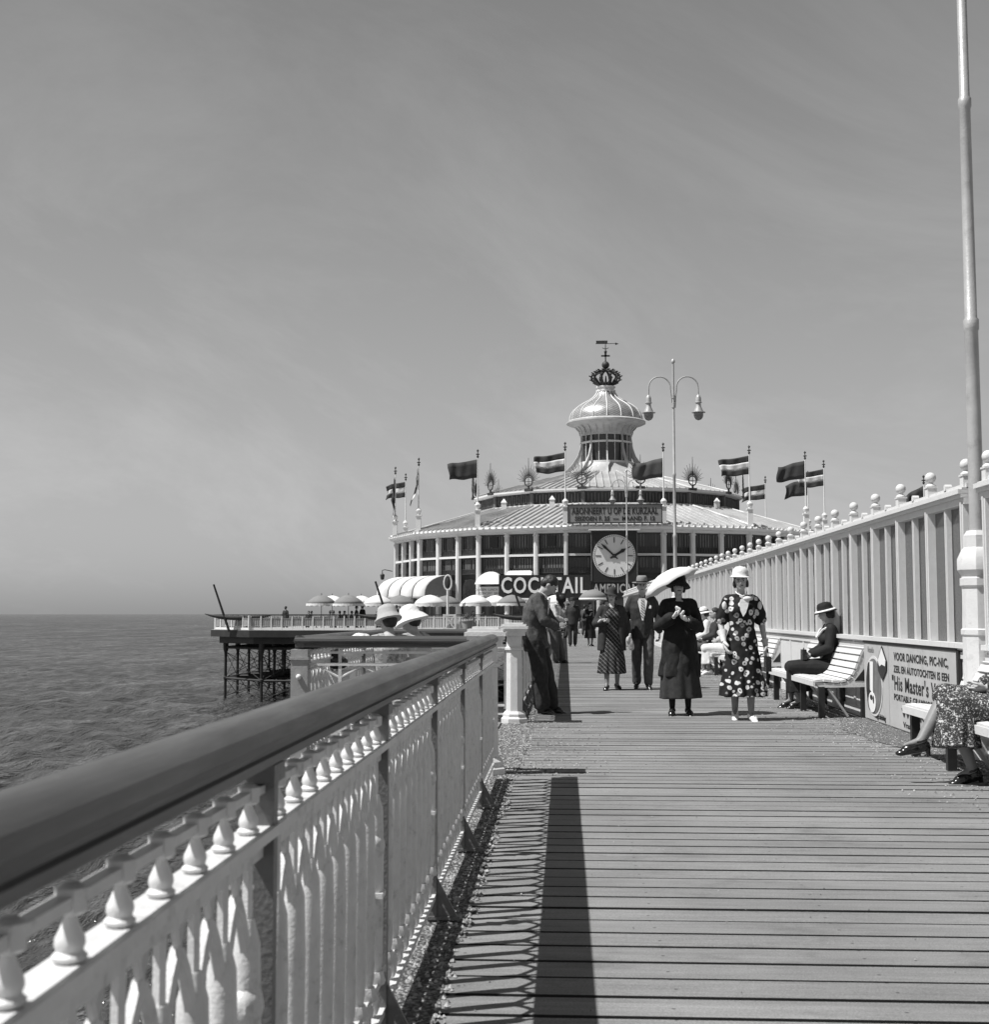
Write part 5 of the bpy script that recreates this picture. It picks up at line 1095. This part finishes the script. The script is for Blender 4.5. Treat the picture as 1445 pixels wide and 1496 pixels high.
# --- generic standing / seated people
def standing(label,x,y,rz,H=1.7,fem=False,top=None,bot=None,hat=None,hatm=None,vox=.02,group=G_P,armup=False,z=0.):
    t_=start(label,x,y,rz,group); t_.location.z=z; ov=dict(anL=(-.09,-.08,.09),toL=(-.11,-.2,.03),anR=(.09,.08,.09),toR=(.11,-.06,.03))
    if armup: ov.update(elL=(-.25,.0,1.08),wrL=(-.10,-.22,1.15),hdL=(.3,-.3,.8))
    j=joints(H,**ov); body(t_,j,fem,M['skind'] if fem else bot,vox=vox)
    mb=MB(); torso(mb,j,fem,.028,top=False); sleeves(mb,j,.022,.9)
    if not fem: loft(mb,[(j['wai'],.17,.14),(j['pel'],.19,.155),(V((0,.0,.80)),.2,.16)],(1,0,0),24)
    remesh(mb,vox*.9,2,.006,9).build('jacket' if not fem else 'blouse',top,t_,True,0); mb=MB()
    if fem: skirt(mb,j,.30,.22,.19,8,.05); remesh(mb,vox*.9,1).build('skirt',bot,t_,True,0)
    else:
        for q in 'LR': mb.cap(j['hi'+q],j['kn'+q],.105,.085); mb.cap(j['kn'+q],j['an'+q]+V((0,.01,.03)),.085,.075)
        mb.ell(j['pel'],(.172,.135,.11)); remesh(mb,vox*.9,2).build('trousers',bot,t_,True,0)
    hair(t_,j,M['hair'],'bob' if fem else 'short')
    if hat: hat_lathe(t_,'hat',j,hat,hatm or M['suit'],(0,0,.04))
    shoes(t_,j,M['leather'],.01); return t_,j
standing('man in a black suit standing far down the pier left of the small parasol',.27,48.8,0,1.78,False,M['suit'],M['suit'],FEDORA,M['suit'])
t_,j=standing('small distant woman in black with a pale collar holding a grey parasol',.93,49,20,1.62,True,M['coatb'],M['coatb'],None,None,armup=True)
b=MB(); b.lathe([(.085,0),(.06,.05)],16,(0,-.01,1.33),sxy=(1.2,1.2),close=False); b.build('collar',M['wcloth'],t_)
t2=thing('parasol','small grey parasol with a pale edge above the distant couple','parasol',(1.05,48.8,0)); b=MB(); b.tube([(0,0,1.1),(0,0,2.1)],.012,6); b.build('stick',M['post'],t2); b=MB(); b.lathe([(.0,2.12),(.2,2.08),(.4,1.97),(.54,1.8)],16,close=False); b.build('canopy',M['umbg'],t2,True,60).modifiers.new('s','SOLIDIFY').thickness=.01
b=MB(); b.lathe([(.54,1.8),(.545,1.72)],16,close=False); b.build('fringe',M['wcloth'],t2,True).modifiers.new('s','SOLIDIFY').thickness=.01
for k,(lab,x,y,fem,top,bot,hat) in enumerate((('man in dark clothes standing deep in the crowd before the COCKTAIL sign',.15,66,0,'suit','suit',FEDORA),('woman in grey far down the pier beside the dark man in the crowd',-.1,70,1,'midgrey','suit',CLOCHE),('distant woman in a dark dress half hidden by the small parasol',1.9,60,1,'suit','suit',CLOCHE),('distant man in a black suit beside the small parasol, right side',1.6,57,0,'suit','suitg',FEDORA),('distant woman in a pale dress near the pavilion entrance',.7,80,1,'gcloth','gcloth',CLOCHE),('distant man by the railing near the pavilion entrance',-.1,84,0,'suit','suit',FEDORA),('distant man walking between the older couple and the pavilion',1.1,74,0,'suitg','suit',FEDORA))):
    standing(lab,x,y,k*37-60,1.7,bool(fem),M[top],M[bot],hat,M['suit'],.032)
# --- seated
def seated(label,x,y,rz,H=1.66,fem=True,top=None,bot=None,hat=None,hatm=None,vox=.014,cross=False,group='people seated on the benches',shoem=None,hatband=None,hy=0,hp=0,z=0.,mats=None,lean=.0,sh=.9,hairp='bob',skm=None,curl=.8,over=None,hemt=.72):
    t_=start(label,x,y,rz,group); t_.location.z=z
    ov=dict(pel=(0,.03,.53),wai=(0,.06+lean*.3,.69),che=(0,.06+lean*.7,.88),nek=(0,.045+lean,1.06),hed=(0,.01+lean,1.215),shL=(-.165,.05+lean*.9,1.02),shR=(.165,.05+lean*.9,1.02),elL=(-.21,.0+lean*.5,.77),elR=(.21,.0+lean*.5,.77),wrL=(-.07,-.20,.68),wrR=(.07,-.20,.68),hdL=(.4,-.7,-.25),hdR=(-.4,-.7,-.25),hiL=(-.09,.0,.52),hiR=(.09,.0,.52),knL=(-.10,-.42,.52),knR=(.10,-.42,.52),anL=(-.08,-.44,.10),anR=(.08,-.36,.10),toL=(-.09,-.60,.035),toR=(.09,-.53,.035),hy=hy,hp=hp)
    if cross: ov.update(knL=(-.03,-.42,.62),anL=(.10,-.60,.27),toL=(.12,-.78,.20),knR=(.09,-.42,.52),anR=(.10,-.40,.10),toR=(.11,-.57,.035))
    if over: ov.update(over)
    j=joints(H,**ov); j['s']=H/1.7
    body(t_,j,fem,skm or (M['skind'] if fem else bot),vox=vox,curl=curl)
    mb=MB(); torso(mb,j,fem,.02,top=False); sleeves(mb,j,.022,sh); remesh(mb,vox*.9,2,.006,10).build('blouse' if fem else 'jacket',top,t_,True,0)
    mb=MB()
    if fem:
        mb.ell(j['pel'],(.19,.15,.13)); 
        for q in 'LR': mb.cap(j['hi'+q],j['kn'+q],.12,.092)
        kk=(j['knL']+j['knR'])/2; aa=(j['anL']+j['anR'])/2; loft(mb,[(kk+V((0,.04,.03)),.17,.12,0),(kk.lerp(aa,.3)+V((0,.05,0)),.19,.14,.03),(kk.lerp(aa,hemt)+V((0,.06,.0)),.20,.16,.07)],(1,0,0),48,9,.05)
        mb.cap(kk+V((0,.05,-.02)),j['pel']+V((0,-.05,0)),.11,.12); remesh(mb,vox*.9,2,.008,9).build('skirt',bot,t_,True,0)
    else:
        mb.ell(j['pel'],(.17,.14,.12))
        for q in 'LR': mb.cap(j['hi'+q],j['kn'+q],.105,.085); mb.cap(j['kn'+q],j['an'+q]+V((0,.01,.03)),.085,.07)
        remesh(mb,vox*.9,2,.007,9).build('trousers',bot,t_,True,0)
    hair(t_,j,M['hair'],hairp)
    if hat: hat_lathe(t_,'hat',j,hat,hatm or M['suit'],(0,0,.035))
    if hatband: hatband(t_,j)
    shoes(t_,j,shoem or M['leather'],.02 if fem else .01); return t_,j
t_,j=seated('woman in black seated on the bench in profile, dark hat with a white band',3.33,16.95,-90,1.66,True,M['coatb'],M['coatb'],[(.132,-.028),(.137,-.02),(.11,.0),(.092,.012),(.09,.05),(.078,.088),(.045,.105),(0,.11)],M['coatb'],vox=.011,hp=14,cross=False)
hat_lathe(t_,'hat_band',j,[(.112,.004),(.116,.002),(.124,-.007),(.128,-.010),(.126,-.004),(.1125,.008)],M['wcloth'],(0,0,.037)); 
b=MB(); b.tube([(-.07,.10,1.06),(-.11,.04,1.05),(-.09,-.05,1.0),(-.02,-.115,.90)],.014,6); b.tube([(.07,.10,1.06),(.11,.04,1.05),(.09,-.05,1.0),(.02,-.115,.90)],.014,6); b.tube([(-.07,.10,1.06),(.07,.10,1.06)],.014,6); b.build('collar',M['wcloth'],t_)
t2=thing('handbag','dark handbag on the lap of the seated woman in black','handbag',(3.04,16.9,.62)); b=MB(); b.prism([(-.09,0),(.09,0),(.075,.13),(-.075,.13)],lambda u,v,k:(-.025+.05*k,u,v)); b.build('bag_body',M['leather'],t2,False); b=MB(); b.tube([(0,-.05,.12),(0,0,.15),(0,.05,.12)],.004,6); b.build('handle',M['leather'],t2)
# foreground legs woman
t_,j=seated('woman in a speckled dress at the right edge with crossed legs',3.21,9.62,-88,1.70,True,M['speckle'],M['speckle'],CLOCHE,M['straw'],vox=.0085,cross=True,lean=.04,skm=M['skind'],hemt=.86,over=dict(knL=(-.03,-.47,.61),anL=(.06,-.68,.30),toL=(.07,-.86,.25),knR=(.09,-.47,.52),anR=(.10,-.33,.10),toR=(.11,-.50,.035),hiL=(-.09,-.02,.53),hiR=(.09,-.02,.53)))
for q in 'LR':
    a=j['an'+q]; f=(j['to'+q]-a).normalized(); b=MB(); b.lathe([(.043,0),(.046,.006),(.043,.012)],18,a+V((0,0,-.005)),0,f.to_track_quat('Y','Z').to_matrix()); b.build('ankle_strap',M['leather'],t_)
# three sitters
seated('woman in a white pleated skirt on the far bench, hidden behind the floral dress',3.22,26.3,-92,1.64,True,M['gcloth'],M['wcloth'],CLOCHE,M['wcloth'],shoem=M['wleather'],vox=.018)
seated('man in a dark jacket leaning back on the far bench, bareheaded',3.03,27.3,-90,1.74,False,M['suit'],M['suitg'],vox=.016,cross=True,lean=.05,hairp='short')
seated('person in a white top and dark banded white cap beside the bareheaded man',3.04,28.9,-92,1.66,True,M['wcloth'],M['midgrey'],CLOCHE,M['wcloth'],vox=.018,shoem=M['wleather'],cross=True,hp=10,hatband=lambda a,b_:band(a,b_,M['black'],(0,0,.035),.092,.008,.03))
# others along the windscreen farther away
seated('distant seated figure on the bench beyond the three sitters',3.28,33,-90,1.66,False,M['suit'],M['suit'],FEDORA,vox=.026)
# behind the glass
for k,(lab,x,y,fem,top) in enumerate((('dark seated figure behind the glass just left of the near pole',FX+.36,13.0,1,'suit'),('dark seated figure behind the glass, second from the pole',FX+.36,14.2,0,'suit'),('seated figure in grey behind the glass above the poster',FX+.36,16.9,1,'suitg'),('seated figure behind the glass, to the right of the woman in black',FX+.36,18.4,0,'coatb'))):
    seated(lab,x,y,90,1.68,bool(fem),M[top],M['suit'],CLOCHE if fem else FEDORA,M['gcloth'] if k==0 else M['suit'],vox=.022,group='people seated behind the windscreen')
for k,(lab,x,y,fem,top) in enumerate((('person in dark clothes standing at the far railing behind the glass, nearest one',6.9,24,0,'suit'),('woman in grey standing at the far railing behind the glass',7.0,27.5,1,'suitg'),('woman in black standing at the far railing behind the glass, farther along',6.9,22.2,1,'coatb'),('man at the far railing seen between the glazing bars above the poster',6.8,20.4,0,'suit'))):
    standing(lab,x,y,150+40*k,1.68,bool(fem),M[top],M['suit'],CLOCHE if fem else FEDORA,M['suit'],.026,'people standing behind the windscreen')
# --- two women in the bay, seen from behind
STR=mat('striped_halter_print',.3,.85,0,.6,38,.4,60,.2)
for (lab,x,y,rz,hm,top,wide,arm_) in (('woman in a grey bucket sun hat in the viewing bay with one arm stretched out',-1.58,11.62,200,'felt2',STR,[(.120,-.050),(.125,-.044),(.102,-.004),(.094,.012),(.090,.05),(.074,.088),(.04,.104),(0,.108)],True),
                                ('woman in a floppy white sun hat seated beside the grey bucket hat',-1.46,12.45,228,'wcloth',M['gcloth'],[(.160,-.075),(.165,-.067),(.125,-.012),(.098,.012),(.09,.05),(.074,.09),(.04,.108),(0,.112)],False)):
    t_=start(lab,x,y,rz,'people seated on the benches')
    ov=dict(pel=(0,.03,.53),wai=(0,.06,.69),che=(0,.05,.88),nek=(0,.02,1.01),hed=(0,-.04,1.135),shL=(-.165,.03,.97),shR=(.165,.03,.97),elL=(-.25,-.05,.80),elR=(.22,.0,.77),wrL=(-.10,-.24,.72),wrR=(.07,-.20,.68),hdL=(.4,-.7,-.25),hdR=(-.4,-.7,-.25),hiL=(-.09,.0,.52),hiR=(.09,.0,.52),knL=(-.10,-.42,.52),knR=(.10,-.42,.52),anL=(-.08,-.44,.10),anR=(.08,-.36,.10),toL=(-.09,-.60,.035),toR=(.09,-.53,.035),hp=16,hy=10)
    if arm_: ov.update(elR=(.42,-.03,.93),wrR=(.66,-.08,.93),hdR=(1,-.1,0))
    j=joints(1.64,**ov); body(t_,j,True,M['skin'],vox=.010)
    mb=MB(); torso(mb,j,True,.010,top=False,hip=True); r=remesh(mb,.010,2,.004,10)
    keep=[i for i,f in enumerate(r.f) if r.v[f[0]][2]<.93 or abs(abs(r.v[f[0]][0])-.085)<.028]; r.f=[r.f[i] for i in keep]; r.m=[0]*len(r.f)
    r.build('sun_top',top,t_,True,0)
    mb=MB(); mb.ell(j['pel'],(.19,.15,.13)); [mb.cap(j['hi'+q],j['kn'+q],.12,.095) for q in 'LR']; mb.cap((0,-.38,.5),(0,-.40,.30),.14,.15); remesh(mb,.012,2,.006,9).build('skirt',M['gcloth'],t_,True,0)
    hair(t_,j,M['hair'],'short'); hat_lathe(t_,'hat',j,wide,mat('grey_linen_hat',.38,.85,0,.08,20,.5,160,.2) if hm=='felt2' else M['wcloth'],(0,.01,.05),4,4,(1.02,1.12),40,.012)
    if arm_:
        mb=MB(); mb.ell(V((.25,.01,.965)),(.10,.07,.07)); remesh(mb,.009,1,.010,24).build('ruffled_sleeve',M['wcloth'],t_,True,0)
    shoes(t_,j,M['wleather'],.01)
t2=thing('dark_bag','dark bag on the ledge beside the woman in the grey bucket hat','bag',(-2.05,11.3,0)); mb=MB(); mb.ell((0,0,.80),(.13,.08,.07)); mb.ell((.08,0,.78),(.08,.07,.06)); mb.cap((-.05,0,.84),(.05,0,.86),.03,.03); remesh(mb,.01,2,.008,14).build('bag_body',M['leather'],t2); b=MB(); b.box((0,0,.36),(.4,.3,.70)); b.build('pedestal',M['white'],t2,False)
# --- terrace people
tz=.022
standing('dark figure alone on the terrace near its left corner',(415-826)*97/1900,97,160,1.72,False,M['suit'],M['suit'],FEDORA,M['suit'],.035,'people on the terrace',z=tz)
for k,(px_,y,fem,top,lab,hh) in enumerate(((532,97.2,0,'suit','dark standing man under the leftmost umbrellas, left of a pair',1.75),(541,97.4,0,'coatb','dark standing man under the leftmost umbrellas, right of a pair',1.8),(579,96.6,0,'suit','dark standing man left of the grey bucket hat on the terrace',1.8),(590,96.8,1,'gcloth','woman in a pale hat beside the dark man left of the hats',1.7))):
    standing(lab,(px_-60*0-826)*y/1900 if px_>545 else (px_-12-826)*y/1900,y,100+50*k,hh,bool(fem),M[top],M['suit'],CLOCHE if fem else FEDORA,M['wcloth'] if fem else M['suit'],.035,'people on the terrace',z=tz)
for k,px_ in enumerate((449,452,478,486,493,498,503,512,548,556,563,690,706,722)):
    wh=k in (2,3,10); seated(['dark seated guest at the left end of the terrace','second dark seated guest at the left end of the terrace','guest in white seated under the left umbrellas','guest in a white cap seated beside the guest in white','dark seated guest right of the white cap','dark seated guest, second right of the white cap','dark seated guest, third right of the white cap','dark seated guest below the grey umbrella','dark seated guest below the white umbrella near the grey hat','second dark guest below the white umbrella near the grey hat','pale seated guest just left of the grey bucket hat','seated guest right of the oval signpost','seated guest between the oval signpost and the COCKTAIL board','seated guest under the COCKTAIL board'][k],(px_-826)*96.9/1900,96.9+(k%3)*.5,k*67,1.66,bool(k%2),M['wcloth' if wh else 'suit'],M['suit'],CLOCHE if wh else None,M['wcloth'],vox=.04,group='people on the terrace',z=tz+.1)
b=MB(); rn_=random.Random(9)
def table(label,x,y):
    t_=thing('cafe_table',label,'table',(x,y,tz),0,'cafe tables on the terrace'); b=MB(); b.lathe([(.42,.72),(.44,.735),(.42,.75)],16); b.build('table_top',M['bwhite'],t_); b=MB(); b.tube([(0,0,0),(0,0,.72)],.03,6); b.lathe([(.22,0),(.2,.03)],10); b.build('pedestal',M['dark'],t_)
for k,(px_,lab) in enumerate(((480,'white round table under the left umbrellas'),(520,'white round table under the grey umbrella pair'),(560,'white round table near the grey bucket hat'),(620,'white round table right of the hats'),(700,'white round table before the domed window awning'))): table(lab,(px_-826)*97.6/1900,97.9)
for o in list(S.objects):
    if o.type=='EMPTY' and o.parent is None and 'label' not in o: o['label']='x'
print('objects',len(S.objects))
